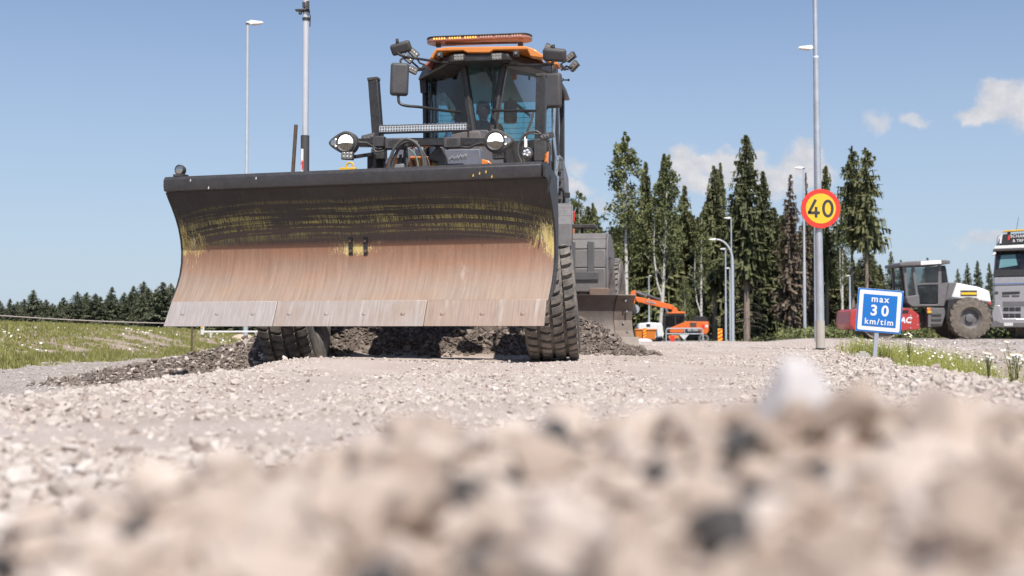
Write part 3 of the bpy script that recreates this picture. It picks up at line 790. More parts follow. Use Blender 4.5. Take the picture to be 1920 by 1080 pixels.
# ---- front blade -------------------------------------------------------------------
BR = at(1021, 612, 9.95); BL = at(309, 612, 10.98)
BR.z = BL.z = (BR.z+BL.z)/2
bmid = (BR+BL)/2; bdir = (BR-BL).normalized(); blen = (BR-BL).length; byaw = math.atan2(bdir.y, bdir.x)
lo = bmid-GO
def blade_mat():
    m, g, b = new_mat('worn_blade_steel')
    co = g.add('ShaderNodeTexCoord').outputs['Object']; x, y, z = g.sep(co)
    ax = g.math('ABSOLUTE', g.math('DIVIDE', x, blen/2))
    # worn bands sag towards both ends and at the centre bolts
    sag = g.math('ADD', g.math('MULTIPLY', g.math('POWER', ax, 5.0), .11), g.math('MULTIPLY', g.rng(g.math('ABSOLUTE', x), .30, .0, 0, 1, True), .012))
    lo_n = g.noise(co, 1.6, 3, .5)
    zz = g.math('ADD', g.math('ADD', z, sag), g.math('MULTIPLY', g.math('SUBTRACT', lo_n, .5), .025))
    hair = g.noise(g.vmath('MULTIPLY', co, (120., 1., 13.)), 1.0, 4, .7)       # fine upright hair scratches
    hair2 = g.noise(g.vmath('MULTIPLY', co, (45., 1., 3.)), 1.0, 4, .6)
    bands = g.noise(g.vmath('MULTIPLY', g.comb(x, 0.0, zz), (.45, 1., 30.)), 1.0, 3, .6)
    fine = g.noise(co, 130, 3, .7)
    # rust on the working face
    rust_n = g.noise(g.vmath('MULTIPLY', co, (1.5, 1., 5.)), 1.0, 5, .6)
    r1 = g.mix(g.rng(z, .22, .72, 0, 1, True), (.392, .312, .258), (.32, .18, .117))
    r1 = g.mix(g.rng(rust_n, .35, .7), r1, g.mix(1.0, r1, (1.12, .96, .84), 'MULTIPLY'))
    r1 = g.mix(g.rng(hair2, .35, .7, 0, .5), g.mix(1.0, r1, (.76, .72, .68), 'MULTIPLY'), g.mix(1.0, r1, (1.10, 1.12, 1.14), 'MULTIPLY'))
    r1 = g.mix(g.math('MULTIPLY', g.rng(hair, .60, .75), .45), r1, (.52, .45, .39))
    smear = g.noise(g.vmath('MULTIPLY', co, (9., 1., 4.)), 1.0, 5, .7)
    sm = g.math('MULTIPLY', g.rng(smear, .55, .75), g.math('MULTIPLY', g.rng(g.math('ABSOLUTE', g.math('SUBTRACT', x, .95)), .45, .0), g.rng(g.math('ABSOLUTE', g.math('SUBTRACT', z, .42)), .22, .0)))
    r1 = g.mix(g.math('MULTIPLY', sm, .8), r1, (.60, .52, .44))
    # black top coat above, rubbed through to yellow primer in bands
    paint = g.mix(g.rng(rust_n, .35, .7), (.026, .024, .023), (.048, .042, .038))
    paint = g.mix(g.math('MULTIPLY', g.rng(hair, .62, .72), .6), paint, (.16, .145, .12))
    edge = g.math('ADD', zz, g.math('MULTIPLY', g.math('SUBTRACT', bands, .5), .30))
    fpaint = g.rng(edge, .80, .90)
    c = g.mix(fpaint, g.mix(g.rng(g.math('ADD', z, g.math('MULTIPLY', g.math('SUBTRACT', hair2, .5), .05)), .685, .725), r1, (.098, .070, .056)), paint)  # shade under the top roll deepened by a dark brown steel colour
    win = g.math('MULTIPLY', g.rng(zz, .715, .80), g.rng(zz, 1.09, .93))
    fy = g.math('MULTIPLY', win, g.rng(g.math('ADD', bands, g.math('MULTIPLY', g.math('SUBTRACT', g.noise(co, 3.5, 4, .6), .5), .35)), .49, .58))
    fy = g.math('MULTIPLY', fy, g.rng(g.math('ADD', hair, g.math('MULTIPLY', g.math('SUBTRACT', fine, .5), .5)), .44, .56))
    fy = g.math('MULTIPLY', fy, g.rng(g.math('SUBTRACT', 1.0, ax), .01, .22, .55, 1))
    c = g.mix(g.math('MULTIPLY', fy, .85), c, g.mix(g.rng(hair2, .3, .7), (.36, .31, .065), (.42, .37, .17)))
    # bare yellow round the two end corners and round the centre bolts
    de = g.math('ADD', g.math('DIVIDE', g.math('SUBTRACT', blen/2, g.math('ABSOLUTE', x)), .27), g.math('DIVIDE', g.math('ABSOLUTE', g.math('SUBTRACT', z, .72)), .20))
    dc = g.math('MAXIMUM', g.math('DIVIDE', g.math('ABSOLUTE', g.math('SUBTRACT', x, .0)), .22), g.math('DIVIDE', g.math('ABSOLUTE', g.math('SUBTRACT', z, .655)), .05))
    jag = g.math('MULTIPLY', g.math('SUBTRACT', g.math('ADD', g.math('ADD', hair, fine), g.math('MULTIPLY', smear, 1.4)), 1.62), 2.6)
    cy = g.rng(g.math('ADD', g.math('MINIMUM', de, dc), jag), .95, .55)
    c = g.mix(g.math('MULTIPLY', cy, .9), c, g.mix(g.rng(hair2, .3, .7), (.62, .46, .10), (.70, .60, .32)))
    g.put(b.inputs['Base Color'], c)
    g.put(b.inputs['Roughness'], g.rng(hair2, .3, .7, .48, .68)); b.inputs['Metallic'].default_value = .12
    g.put(b.inputs['Normal'], g.bump(g.math('ADD', hair, fine), .18, .004))
    return m
BP = [(-.095, .205), (-.145, .27), (-.205, .36), (-.25, .46), (-.272, .56), (-.275, .66), (-.258, .76), (-.222, .86), (-.172, .95), (-.115, 1.03), (-.06, 1.10), (-.02, 1.155)]
mb = MB()
def bp(x, w, z): return (x, -w, z)
pts = [bp(-blen/2+.075*0, w, z) for w, z in BP] + [bp(-blen/2, w-.022, z) for w, z in BP[::-1]]
# bottom corners stand out wider than the waist, like the plate in the photo
nx = 60; xs = np.linspace(-blen/2, blen/2, nx+1)
vs, fs = [], []
for xi in xs:
    for (w, z) in BP: vs.append(bp(xi, w, z))
    for (w, z) in BP[::-1]: vs.append(bp(xi, w-.022, z))
k = len(BP)*2
for i in range(nx):
    for j in range(k): fs.append((i*k+j, i*k+(j+1) % k, (i+1)*k+(j+1) % k, (i+1)*k+j))
fs += [tuple(range(k)), tuple(range(nx*k, nx*k+k))[::-1]]
mb.add(vs, fs)
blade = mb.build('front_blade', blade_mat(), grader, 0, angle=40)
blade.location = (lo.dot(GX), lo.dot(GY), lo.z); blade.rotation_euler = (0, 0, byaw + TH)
HB = blen/2
# top roll
mb = MB()
roll = [(-.03, 1.150), (.035, 1.160), (.045, 1.20), (.045, 1.255), (.02, 1.285), (-.10, 1.285), (-.12, 1.26), (-.12, 1.17), (-.05, 1.15)]
mb.prism([bp(-HB, w, z) for w, z in roll], (blen*.995, 0, 0))
TOPM = pm('black_top_roll', (.040, .038, .040), .38, 0, .2, 9, .05)
mb.build('top_roll', TOPM, blade, .006)
# flecks of primer on the roll
for (px, py) in ((887, 329), (899, 325), (911, 322), (922, 331), (391, 352), (480, 334), (357, 338)):
    d = ray(px, py); Mw = Matrix.Translation(bmid) @ Matrix.Rotation(byaw, 4, 'Z'); inv = Mw.inverted()
    o_, d_ = inv @ CAM, inv.to_3x3() @ d
    t = (-.0455-o_.y)/d_.y; q = o_ + d_*t
    mb = MB(); mb.prism([(q.x-.006, -.0462, q.z-.008), (q.x+.004, -.0462, q.z-.012), (q.x+.007, -.0462, q.z+.006), (q.x, -.0462, q.z+.013)], (0, .0008, 0))
    mb.build('paint_chip', M['yellow'] if px > 600 else M['offwhite'], blade)
# end plates
for e in (-1, 1):
    mb = MB()
    q = [(w+.004, z) for w, z in BP] + [(.045, 1.16), (.045, 1.25), (.0, 1.285), (-.30, 1.20), (-.34, .9), (-.34, .55), (-.25, .3)]
    if e < 0: q = [(w+.002, z) for w, z in BP] + [(-.06, 1.16)] + [(-.33, 1.10), (-.34, .9), (-.34, .55), (-.25, .3)]
    mb.prism([bp(e*(HB+.001), w, z) for w, z in q], (e*.018, 0, 0)); mb.build('end_plate', M['black'], blade, .002)
mb = MB(); mb.box((HB+.021, .06, 1.11), (.004, .03, .17), (rad(-30), 0, 0)); mb.build('end_slot', M['interior'], blade)
# cutting edges in three lengths
EDGEL = [(309, 509), (510, 792), (793, 1021)]
edge_cols = [(.41, .362, .338), (.39, .328, .292), (.36, .27, .215)]
Mw = Matrix.Translation(bmid) @ Matrix.Rotation(byaw, 4, 'Z'); INVB = Mw.inverted()
def blade_x(px, py, yl):
    d = ray(px, py); o_, d_ = INVB @ CAM, INVB.to_3x3() @ d
    t = (yl-o_.y)/d_.y; return o_ + d_*t
def edge_mat(col, i):
    m, g, b = new_mat('cutting_edge_steel_%d' % i)
    co = g.add('ShaderNodeTexCoord').outputs['Object']
    hair = g.noise(g.vmath('MULTIPLY', co, (70., 1., 5.)), 1.0, 4, .6); n2 = g.noise(co, 4, 5, .6); h2 = g.noise(g.vmath('MULTIPLY', co, (14., 1., 2.)), 1.0, 3, .6)
    c = g.mix(g.rng(hair, .3, .7), tuple(k*.86 for k in col), tuple(min(1, k*1.16) for k in col))
    c = g.mix(g.rng(n2, .45, .75, 0, .55), c, (.36, .245, .17) if i else (.40, .33, .29))
    c = g.mix(g.rng(h2, .58, .72, 0, .35), c, (.58, .55, .53))
    g.put(b.inputs['Base Color'], c); g.put(b.inputs['Roughness'], g.rng(hair, .3, .7, .42, .62)); b.inputs['Metallic'].default_value = .2
    g.put(b.inputs['Normal'], g.bump(hair, .15, .003))
    return m
for i, (pa, pb) in enumerate(EDGEL):
    xa = blade_x(pa, 600, -.01).x; xb = blade_x(pb, 600, -.01).x
    if i == 0: xa = -HB-.015
    if i == 2: xb = HB-.005
    ta = .03 if i == 0 else 0; tb = .02 if i == 2 else 0
    mb = MB(); mb.prism([(xa, -.002, 0), (xb, -.002, 0), (xb-tb*.3, .088, .212), (xa+ta*.7, .088, .212)], (0, .024, .006))
    mb.build('cutting_edge', edge_mat(edge_cols[i], i), blade, .004)
# bolts of the cutting edge, each sunk in a slotted hole
EN = Vector((0, -.212, -.09)).normalized()
RECESS = edge_mat((.24, .205, .18), 5); BOLT_A = edge_mat((.45, .41, .385), 3); BOLT_B = edge_mat((.42, .31, .25), 4)
for px in (342, 407, 474, 542, 612, 683, 755, 829, 904, 980):
    q = blade_x(px, 588, .04); t = q.z/.212; c = Vector((q.x, -.002+.09*t, q.z))
    mb = MB(); mb.lathe([(.020, -.001), (.020, .004), (.016, .008), (.0, .011)], c + Vector((0, 0, -.008)), EN, 12)
    bo = mb.build('bolt', BOLT_A if px < 700 else BOLT_B, blade)
    mb = MB(); mb.lathe([(.023, .0), (.022, .0016)], c + Vector((0, 0, -.010)), EN, 14); 
    mb.build('bolt_recess', RECESS, bo)
# two bolted brackets at the centre
for px in (658, 686):
    ps = [blade_x(px, y, .27) for y in (449, 476)]
    xm_ = (ps[0].x+ps[1].x)/2; zh, zl = ps[0].z, ps[1].z
    def face(z):
        for (w0, z0), (w1, z1) in zip(BP[:-1], BP[1:]):
            if z0 <= z <= z1: return -(w0+(w1-w0)*(z-z0)/(z1-z0))
        return .27
    zm = (zh+zl)/2
    mb = MB(); mb.slab([(xm_-.018, face(zl)-.004, zl-.01), (xm_+.018, face(zl)-.004, zl-.01), (xm_+.020, face(zh)-.004, zh+.02), (xm_-.020, face(zh)-.004, zh+.02)], .008)
    br_ = mb.build('bolt_plate', M['black'], blade, .002)
    for z in (zl+.022, zh-.012):
        mb = MB(); mb.lathe([(.016, 0), (.016, .012), (.012, .016), (0, .016)], (xm_, face(z)-.006, z), (0, -1, 0), 6); mb.build('bolt', M['rust'], br_)
# marker lamp on the left corner
c = blade_x(338, 319, .02)
mb = MB(); mb.box((c.x, .03, 1.297), (.10, .09, .02)); mb.bar((c.x, .03, 1.30), (c.x, .03, c.z), .022, .022)
mb.lathe([(.0, .035), (.038, .035), (.046, .01), (.046, -.02), (.040, -.024), (.040, -.018)], (c.x, .02, c.z), (0.1, 1, 0), 24)
lampo = mb.build('marker_lamp', M['dark'], blade, .002)
mb = MB(); mb.lathe([(.040, -.018), (.03, -.024), (.0, -.027)], (c.x, .02, c.z), (0.1, 1, 0), 20); mb.build('lens', M['lens'], lampo)
# push frame behind the blade
mb = MB(); mb.bar((-.45, .36, .35), (-.45, 1.0, .35), .14, .2); mb.bar((.45, .36, .35), (.45, 1.0, .35), .14, .2); mb.box((0, .40, .62), (1.5, .12, .7)); mb.build('push_frame', M['dark'], blade, .01)
# yellow lifting eye behind the top roll
c = L(656, 314, -.75); mb = MB(); mb.tube([c+Vector((.035*math.cos(t), 0, .03+.035*math.sin(t)-.02)) for t in np.linspace(0, 2*math.pi, 13)], .010, 8, False); mb.box(c+Vector((-.02, .01, -.035)), (.15, .05, .07)); mb.build('lifting_eye', M['yellow'], grader, .01)

# ---- lamp and hose gear between blade and cab ------------------------------------------
def led_box(name, c, w, h, d, rot, cols, rows, m_lens, parent, body='plastic'):
    """flat work lamp: finned housing with a lens per LED"""
    R = Matrix.Rotation(rot[2], 3, 'Z') @ Matrix.Rotation(rot[1], 3, 'Y') @ Matrix.Rotation(rot[0], 3, 'X')
    mb = MB(); mb.box(c, (w, d, h), R); o = mb.build(name, M[body], parent, min(w, h)*.12)
    mb = MB(); mb.box(Vector(c) + R @ Vector((0, -d/2-.002, 0)), (w*.84, .004, h*.78), R)
    mb.build('lens', m_lens, o)
    mb = MB()
    for i in range(cols):
        for j in range(rows):
            p = Vector(c) + R @ Vector(((i+.5)/cols*w*.84-w*.42, -d/2-.004, (j+.5)/rows*h*.78-h*.39))
            mb.lathe([(min(w*.84/cols, h*.78/rows)*.46, 0), (min(w*.84/cols, h*.78/rows)*.30, .003), (0.0, .0045)], p, R @ Vector((0, -1, 0)), 8)
    mb.build('led_lens', M['led_dim'], o)
    mb = MB()
    for k in range(5): mb.box(Vector(c) + R @ Vector((w*(-.4+.2*k), d*.5+.008, 0)), (w*.05, .016, h*.9), R)
    mb.build('cooling_fins', M['plastic'], o)
    return o

# two uprights beside the nose
for (b_, t_) in (((713, 312), (701, 152)), ((1012, 300), (1016, 145))):
    p0, p1 = L(*b_, .35), L(*t_, .35)
    p0 = p0 + (p0-p1)*.35
    mb = MB(); mb.bar(p0, p1, .098, .10, (0, 1, 0)); u_ = mb.build('upright_post', M['black'], grader, .006)
    d = (p1-p0).normalized(); mb = MB(); mb.bar(p1, p1+d*.03, .106, .108, (0, 1, 0)); mb.build('cap', M['dark'], u_, .004)
# clamps and blocks on the uprights
for (px, py, w, h) in ((711, 290, .13, .11), (1014, 283, .12, .22)):
    mb = MB(); mb.box(L(px, py, .28), (w, .14, h)); mb.build('post_clamp', M['dark'], grader, .01)
mb = MB(); mb.box(L(697, 304, .15), (.07, .08, .16)); mb.cyl(L(698, 292, .10), L(698, 292, .06), .012, n=8); mb.build('hinge_block', M['black'], grader, .006)
# lamp bracket beam across the nose
mb = MB(); mb.bar(L(672, 268, -.15), L(925, 266, -.15), .09, .075); beam = mb.build('lamp_beam', M['black'], grader, .006)
mb = MB(); mb.bar(L(700, 266, -.2), L(722, 266, -.2), .09, .10); mb.build('beam_sleeve', M['dark'], beam, .006)
# head lamps: round lamp with a small side lamp in one drop-shaped housing
def headlamp(px, py, side):
    c = L(px, py, -.42); k = mpp(-.42); R1, R2 = 22*k, 11*k; ox = 23*k*side
    mb = MB(); pts = []
    for i in range(28):
        a = 2*math.pi*i/28; ca, sa = math.cos(a), math.sin(a)
        big = Vector((R1*ca, 0, R1*sa))
        if ca*side > .35:
            f = (ca*side-.35)/.65; big = Vector((ox*f + R1*ca*(1-f) + R2*ca*f, 0, (R1*(1-f)+R2*f)*sa))
        pts.append(c + big)
    mb.prism(pts, (0, .10, 0)); mb.ball(c + Vector((0, .10, 0)), (R1*.9, .08, R1*.9))
    h = mb.build('headlight', M['plastic'], grader, .008)
    Rl = R1*.66
    def half(lower, r, dy):
        q = [c + Vector((0, dy-.010, 0))]
        n = 16; a0, a1 = (math.pi+.12, 2*math.pi-.12) if lower else (-.12, math.pi+.12)
        base = [c + Vector((r*math.cos(t), dy, r*math.sin(t))) for t in np.linspace(a0, a1, n)]
        m_ = MB(); m_.add(q + base, [(0, i, i+1) for i in range(1, n)] + [(0, n, 1)]); return m_
    mbt = MB(); mbt.lathe([(R1*.88, -.004), (R1*.80, -.014), (R1*.66, -.004)], c, (0, 1, 0), 32); mbt.build('bezel', M['dark'], h)
    half(False, Rl, -.004).build('lit_lens', M['lamp_on'], h); half(True, Rl, -.004).build('reflector', M['lamp_refl'], h)
    mb = MB(); s = c + Vector((ox, 0, 0)); mb.lathe([(R2*.62, -.002), (R2*.5, -.010), (0, -.012)], s, (0, 1, 0), 16); mb.build('side_lens', M['lens'], h)
    for dz in (-.6, .6): 
        mb = MB(); mb.ball(s + Vector((-side*R2*.35, -.006, dz*R2)), .007, 8, 6); mb.build('side_led', M['lamp_on'], h)
    return h
headlamp(648, 267, -1); headlamp(929, 264, 1)
mb = MB(); mb.tube([L(672, 267, -.35), L(688, 268, -.30), L(700, 276, -.25), L(712, 282, -.2), L(722, 279, -.15)], .012, 8); mb.build('lamp_cable', M['rubber_hose'], beam)
mb = MB(); mb.tube([L(906, 268, -.35), L(893, 271, -.30), L(880, 277, -.25), L(866, 276, -.2)], .012, 8); mb.build('lamp_cable', M['rubber_hose'], beam)
# work lamps below them
led_box('work_lamp', L(652, 292, -.40), 24*mpp(-.4), 16*mpp(-.4), .05, (0, rad(4), 0), 3, 2, M['led_dim'], grader)
mb = MB(); mb.bar(L(665, 294, -.34), L(698, 289, -.1), .05, .035); mb.build('lamp_arm', M['black'], grader, .004)
led_box('work_lamp', L(936, 291, -.25), 24*mpp(-.2), 15*mpp(-.2), .06, (0, rad(-3), 0), 3, 2, M['led_dim'], grader)
mb = MB(); mb.bar(L(946, 282, -.1), L(948, 310, -.05), .03, .03); mb.build('lamp_arm', M['black'], grader)
led_box('work_lamp', L(691, 257, -.05), 26*mpp(0), 9*mpp(0), .06, (rad(25), rad(-14), rad(10)), 3, 1, M['led_dim'], grader)
led_box('work_lamp', L(1025, 255, -.1), 23*mpp(0), 11*mpp(0), .07, (rad(12), rad(-8), rad(-25)), 3, 1, M['led_dim'], grader)
# round lamp on the right
c = L(988, 287, -.25); mb = MB(); mb.lathe([(.0, .06), (.04, .055), (.055, .02), (.055, -.02), (.048, -.024), (.046, -.014)], c, (0, 1, 0), 28); rl = mb.build('round_lamp', M['dark'], grader)
mb = MB(); mb.lathe([(.046, -.014), (.03, -.02), (0, -.022)], c, (0, 1, 0), 20); mb.build('lens', M['lens'], rl)
for k in range(5):
    a = k*2*math.pi/5; mb = MB(); mb.lathe([(.012, -.022), (.008, -.026), (0, -.027)], c+Vector((.024*math.cos(a), 0, .024*math.sin(a))), (0, 1, 0), 8); mb.build('led_lens', M['white'], rl)
mb = MB(); mb.bar(L(986, 250, -.1), L(986, 280, -.15), .02, .02); mb.build('lamp_stem', M['chrome'], grader)
# long LED bar
pa, pb = L(712, 241.5, -.2), L(877, 240.5, -.2); mid = (pa+pb)/2; wl = (pb-pa).length
mb = MB(); mb.box(mid, (wl, .07, 15*mpp(-.2))); lb = mb.build('led_light_bar', M['plastic'], grader, .004)
mb = MB(); mb.box(mid + Vector((0, -.036, 0)), (wl*.985, .004, 10.5*mpp(-.2))); mb.build('reflector_strip', M['led_strip'], lb)
mb = MB(); nn = 32
for i in range(nn):
    for j in (-1, 1):
        p = mid + Vector((-wl*.4925+(i+.5)*wl*.985/nn, -.039, j*2.6*mpp(-.2)))
        mb.lathe([(.0105, 0), (.009, -.001), (.004, .006), (0, .006)], p, (0, -1, 0), 8)
mb.build('led_lens', M['led_dim'], lb)
mb = MB()
for i in range(22): mb.box(mid + Vector((-wl*.48+i*wl*.96/21, 0, 8*mpp(-.2))), (.006, .06, .006))
mb.build('cooling_fins', M['chrome'], lb)
for p, q in ((pa, (709, 262)), (pb, (878, 258))):
    mb = MB(); mb.bar(p + Vector((0, .02, .03)), L(*q, -.15), .015, .03); mb.build('bar_bracket', M['dark'], lb)
# reversing-signal boxes with slotted fronts
for (px, py, w, h) in ((741, 270, 37, 21), (849, 268, 33, 21)):
    c = L(px, py, -.28); k = mpp(-.28)
    mb = MB(); mb.box(c, (w*k, .09, h*k)); o = mb.build('horn_box', M['plastic'], grader, .012)
    for i in range(7):
        hh = h*k*.62*math.sqrt(max(.1, 1-((i-3)/4.2)**2))
        mb = MB(); mb.box(c + Vector((( i-3)*w*k*.085, -.046, 0)), (w*k*.035, .004, hh), (0, rad(8), 0)); mb.build('slot', M['interior'], o)
# nose covers
GREYC = pm('grey_cover', (.095, .090, .094), .5, 0, .15, 5, .14)
BLUEC = pm('slate_cover', (.14, .155, .20), .5, 0, .15, 6, .12)
BROWNC = pm('brown_grey_hood', (.125, .108, .102), .5, 0, .15, 4, .16)
def plate(name, m, u0, depth, pts, parent=grader, bevel=.01):
    mb = MB(); mb.prism([L(x, y, u0) for x, y in pts], (0, depth, 0)); return mb.build(name, m, parent, bevel)
plate('nose_panel', BLUEC, .05, .25, [(718, 318), (724, 298), (748, 280), (778, 276), (778, 318)])
plate('nose_panel', M['orange'], .00, .10, [(721, 322), (727, 296), (745, 294), (745, 322)])
plate('nose_panel', M['orange'], .02, .10, [(766, 322), (768, 293), (806, 293), (806, 322)])
for x in (777, 795): plate('panel_rib', M['rust'], .00, .05, [(x, 322), (x-6, 299), (x-1, 299), (x+5, 322)], bevel=0)
plate('nose_panel', M['yellow'], .06, .12, [(806, 316), (806, 306), (821, 307), (816, 316)])
plate('valve_cover', GREYC, -.06, .35, [(800, 296), (812, 283), (818, 272), (826, 276), (834, 294), (835, 318), (815, 318), (822, 303)])
plate('valve_cover', GREYC, .02, .30, [(806, 298), (814, 276), (828, 274), (836, 293), (834, 304), (806, 302)])
plate('side_cover', BLUEC, .06, .20, [(836, 318), (833, 282), (842, 280), (900, 279), (903, 318)])
plate('hood', BROWNC, .40, 1.4, [(838, 322), (842, 276), (862, 262), (900, 262), (912, 318)])
plate('hood_top', BROWNC, 1.2, .9, [(838, 272), (846, 252), (874, 246), (900, 246), (905, 272)])
plate('hood_top', GREYC, 1.6, .7, [(874, 262), (884, 244), (912, 243), (922, 250), (922, 264)])
plate('side_guard', M['orange'], .10, .10, [(893, 318), (896, 304), (904, 298), (916, 301), (928, 313), (930, 318)])
plate('hydraulic_block', pm('pale_block', (.30, .31, .32), .4, .4, .1, 8, .1), -.30, .12, [(737, 318), (738, 308), (757, 307), (757, 318)], bevel=.004)
mb = MB(); mb.cyl(L(751, 310, -.24), L(751, 296, -.24), .030, n=12); mb.cyl(L(751, 296, -.24), L(751, 290, -.24), .014, n=10); mb.build('solenoid', M['black'], grader, .003)
# scrawl on the slate cover
random.seed(9); q = []
for i in range(34): q.append(L(843+i*1.0+random.uniform(-.8, .8), 296-i*.14+random.uniform(-5, 4)*(1.0 if i % 2 else .5), .045))
mb = MB(); mb.tube(q, .0022, 4); mb.build('scrawl', M['offwhite'], grader)
# couplings
for (a, b_) in (((769, 278), (781, 270)), ((795, 276), (806, 269)), ((766, 274), (775, 269))):
    mb = MB(); p0, p1 = L(*a, -.05), L(*b_, -.12); mb.tube([p0, p0.lerp(p1, .3), p0.lerp(p1, .34), p0.lerp(p1, .6), p0.lerp(p1, .64), p1], [.016, .016, .022, .022, .018, .018], 12); mb.build('hose_coupling', M['chrome'], grader)
# hoses arching over the valve block
def hose(name, pts, r, m):
    P = [Vector(p) for p in pts]; out = []
    for i in range(len(P)-1):
        p0, p1, p2, p3 = P[max(i-1, 0)], P[i], P[i+1], P[min(i+2, len(P)-1)]
        for s in range(6):
            t = s/6; out.append(.5*((2*p1)+(-p0+p2)*t+(2*p0-5*p1+4*p2-p3)*t*t+(-p0+3*p1-3*p2+p3)*t**3))
    out.append(P[-1])
    mb = MB(); mb.tube(out, r, 8); return mb.build(name, m, grader)
for k, (pts, r) in enumerate([([(728, 325), (731, 300), (741, 276), (757, 262), (773, 264), (786, 276), (793, 298), (796, 325)], .0155),
                              ([(733, 325), (737, 303), (747, 280), (762, 266), (778, 270), (789, 283), (797, 303), (800, 325)], .0155),
                              ([(765, 325), (763, 300), (762, 278), (765, 268), (774, 264), (784, 268)], .013),
                              ([(760, 325), (758, 300), (760, 280), (770, 268)], .012),
                              ([(784, 325), (783, 305), (777, 288), (768, 280)], .008),
                              ([(806, 325), (804, 305), (797, 290), (790, 280)], .007),
                              ([(700, 276), (704, 284), (714, 284), (726, 280)], .009)]):
    hose('hydraulic_hose', [L(x, y, -.38+.05*(k % 4)) for x, y in pts], r, M['rubber_hose'] if k != 4 else pm('green_hose', (.12, .22, .17), .5))
for pts in ([(983, 312), (972, 290), (973, 270), (984, 252), (1004, 246), (1014, 252)], [(979, 310), (970, 288), (976, 264), (990, 251), (1010, 252)],
            [(1000, 210), (996, 228), (989, 245), (986, 262), (979, 285), (985, 312)], [(1022, 262), (1032, 270), (1034, 290)], [(925, 250), (922, 240), (927, 236)]):
    hose('lamp_cable', [L(x, y, -.12) for x, y in pts], .008 if len(pts) != 6 else .011, M['rubber_hose'])
plate('side_bracket', M['black'], .3, .1, [(992, 262), (1028, 258), (1032, 320), (996, 320)])
plate('side_bracket', M['orange'], .15, .06, [(1019, 292), (1028, 283), (1027, 306), (1020, 312)], bevel=.006)
for (x, y) in ((1022, 286), (1021, 309)):
    mb = MB(); c = L(x, y, .13); mb.cyl(c, c+Vector((0, -.03, 0)), .016, n=8); mb.build('bolt', M['dark'], grader)
# ---- right hand side below the cab: steps, ram and panel ---------------------
plate('step_panel', GREYC, 2.9, .25, [(1042, 384), (1043, 293), (1050, 293), (1058, 384)])
plate('step_panel', pm('slate_step', (.16, .17, .19), .5, .1, .1, 5, .12), 3.2, .3, [(1046, 386), (1046, 290), (1050, 290), (1060, 330), (1062, 386)])
mb = MB(); mb.cyl(L(1040, 384, 2.85), L(1041, 330, 2.85), .045, n=14); mb.cyl(L(1041, 330, 2.85), L(1044, 292, 2.85), .028, n=12); mb.build('lift_ram', M['chrome'], grader)
for y in (300, 318, 336, 352):
    mb = MB(); mb.bar(L(1048, y, 2.8), L(1056, y, 2.8), .03, .015); mb.build('ladder_rung', M['dark'], grader)
mb = MB(); mb.tube([L(1049, 355, 2.9), L(1053, 353, 2.9), L(1057, 358, 2.9), L(1058, 380, 2.9)], .014, 8); mb.box(L(1063, 366, 2.85), (.07, .05, .06)); mb.build('side_lamp', M['black'], grader, .006)
mb = MB(); mb.tube([L(1040, 190, 2.7), L(1038, 250, 2.7), L(1042, 295, 2.7)], .018, 8); mb.build('grab_rail', M['chrome'], grader)

# ---- cab -------------------------------------------------------------------------
UF, UC, UR = 2.6, 3.2, 4.5
def down(a, b_, z):      # extend the line a->b_ to height z
    t = (z-a.z)/(b_.z-a.z); return a + (b_-a)*t
ZB = 1.80
flT, flB = L(868, 116, UF), L(890, 262, UF); frT, frB = L(946, 116, UF), L(921, 262, UF)
clT, clB = L(796, 124, UC), L(799, 300, UC); crT, crB = L(1040, 122, UC), L(1043, 300, UC)
flB, frB, clB, crB = down(flT, flB, 2.18), down(frT, frB, 2.18), down(clT, clB, ZB), down(crT, crB, ZB)
rlT, rrT = Vector((clT.x+.10, UR, clT.z-.02)), Vector((crT.x-.10, UR, crT.z-.02)); rlB, rrB = Vector((rlT.x, UR, ZB)), Vector((rrT.x, UR, ZB))
flL, frL = Vector((flB.x, UF, ZB)), Vector((frB.x, UF, ZB))
mb = MB(); mb.hexa([Vector((p.x, p.y, ZB-.30)) for p in (flL, frL, crB, rrB)], [Vector((p.x, p.y, ZB)) for p in (flL, frL, crB, rrB)])
mb.prism([Vector((p.x, p.y, ZB-.32)) for p in (flL, frL, crB, rrB, rlB, clB)], (0, 0, .32))
cab = mb.build('cab', M['black'], grader, .01)
# pillars
for a, b_, w in ((flT, flB, .085), (frT, frB, .085), (flB, flL, .085), (frB, frL, .085), (clT, clB, .05), (crT, crB, .07), (rlT, rlB, .08), (rrT, rrB, .08)):
    mb = MB(); mb.bar(b_, a, w, .09, (0, 1, 0)); pl_ = mb.build('pillar', M['black'], cab, .010)
    if w == .085:
        mb = MB(); mb.bar(b_+Vector((.012, -.05, 0)), a+Vector((.012, -.05, 0)), .028, .016, (0, 1, 0)); mb.build('pillar_seal', M['dark'], cab)
mb = MB(); zr = L(950, 178, UR).z
mb.bar(Vector((rlT.x, UR, (zr+rlT.z)/2)), Vector((rrT.x, UR, (zr+rlT.z)/2)), .05, rlT.z-zr); zz_ = L(1000, 264, UR).z; mb.bar(Vector((rlT.x, UR, (zz_+ZB)/2)), Vector((rrT.x, UR, (zz_+ZB)/2)), .05, zz_-ZB); mb.build('rear_wall', M['interior'], cab)
def pane(name, pts, m): mb = MB(); mb.slab(pts, .006); return mb.build(name, m, cab, smooth=False)
pane('windscreen', [flT, frT, frB, flB], M['glass'])
pane('windscreen_lower', [flB, frB, frL, flL], M['glass'])
pane('front_window', [clT, flT, flB, down(clT, clB, 2.18)], M['glass'])
pane('front_window', [frT, crT, down(crT, crB, 2.18), frB], M['glass'])
pane('front_window_lower', [down(clT, clB, 2.17), flB+Vector((0, 0, -.01)), flL, clB], M['glass_dark'])
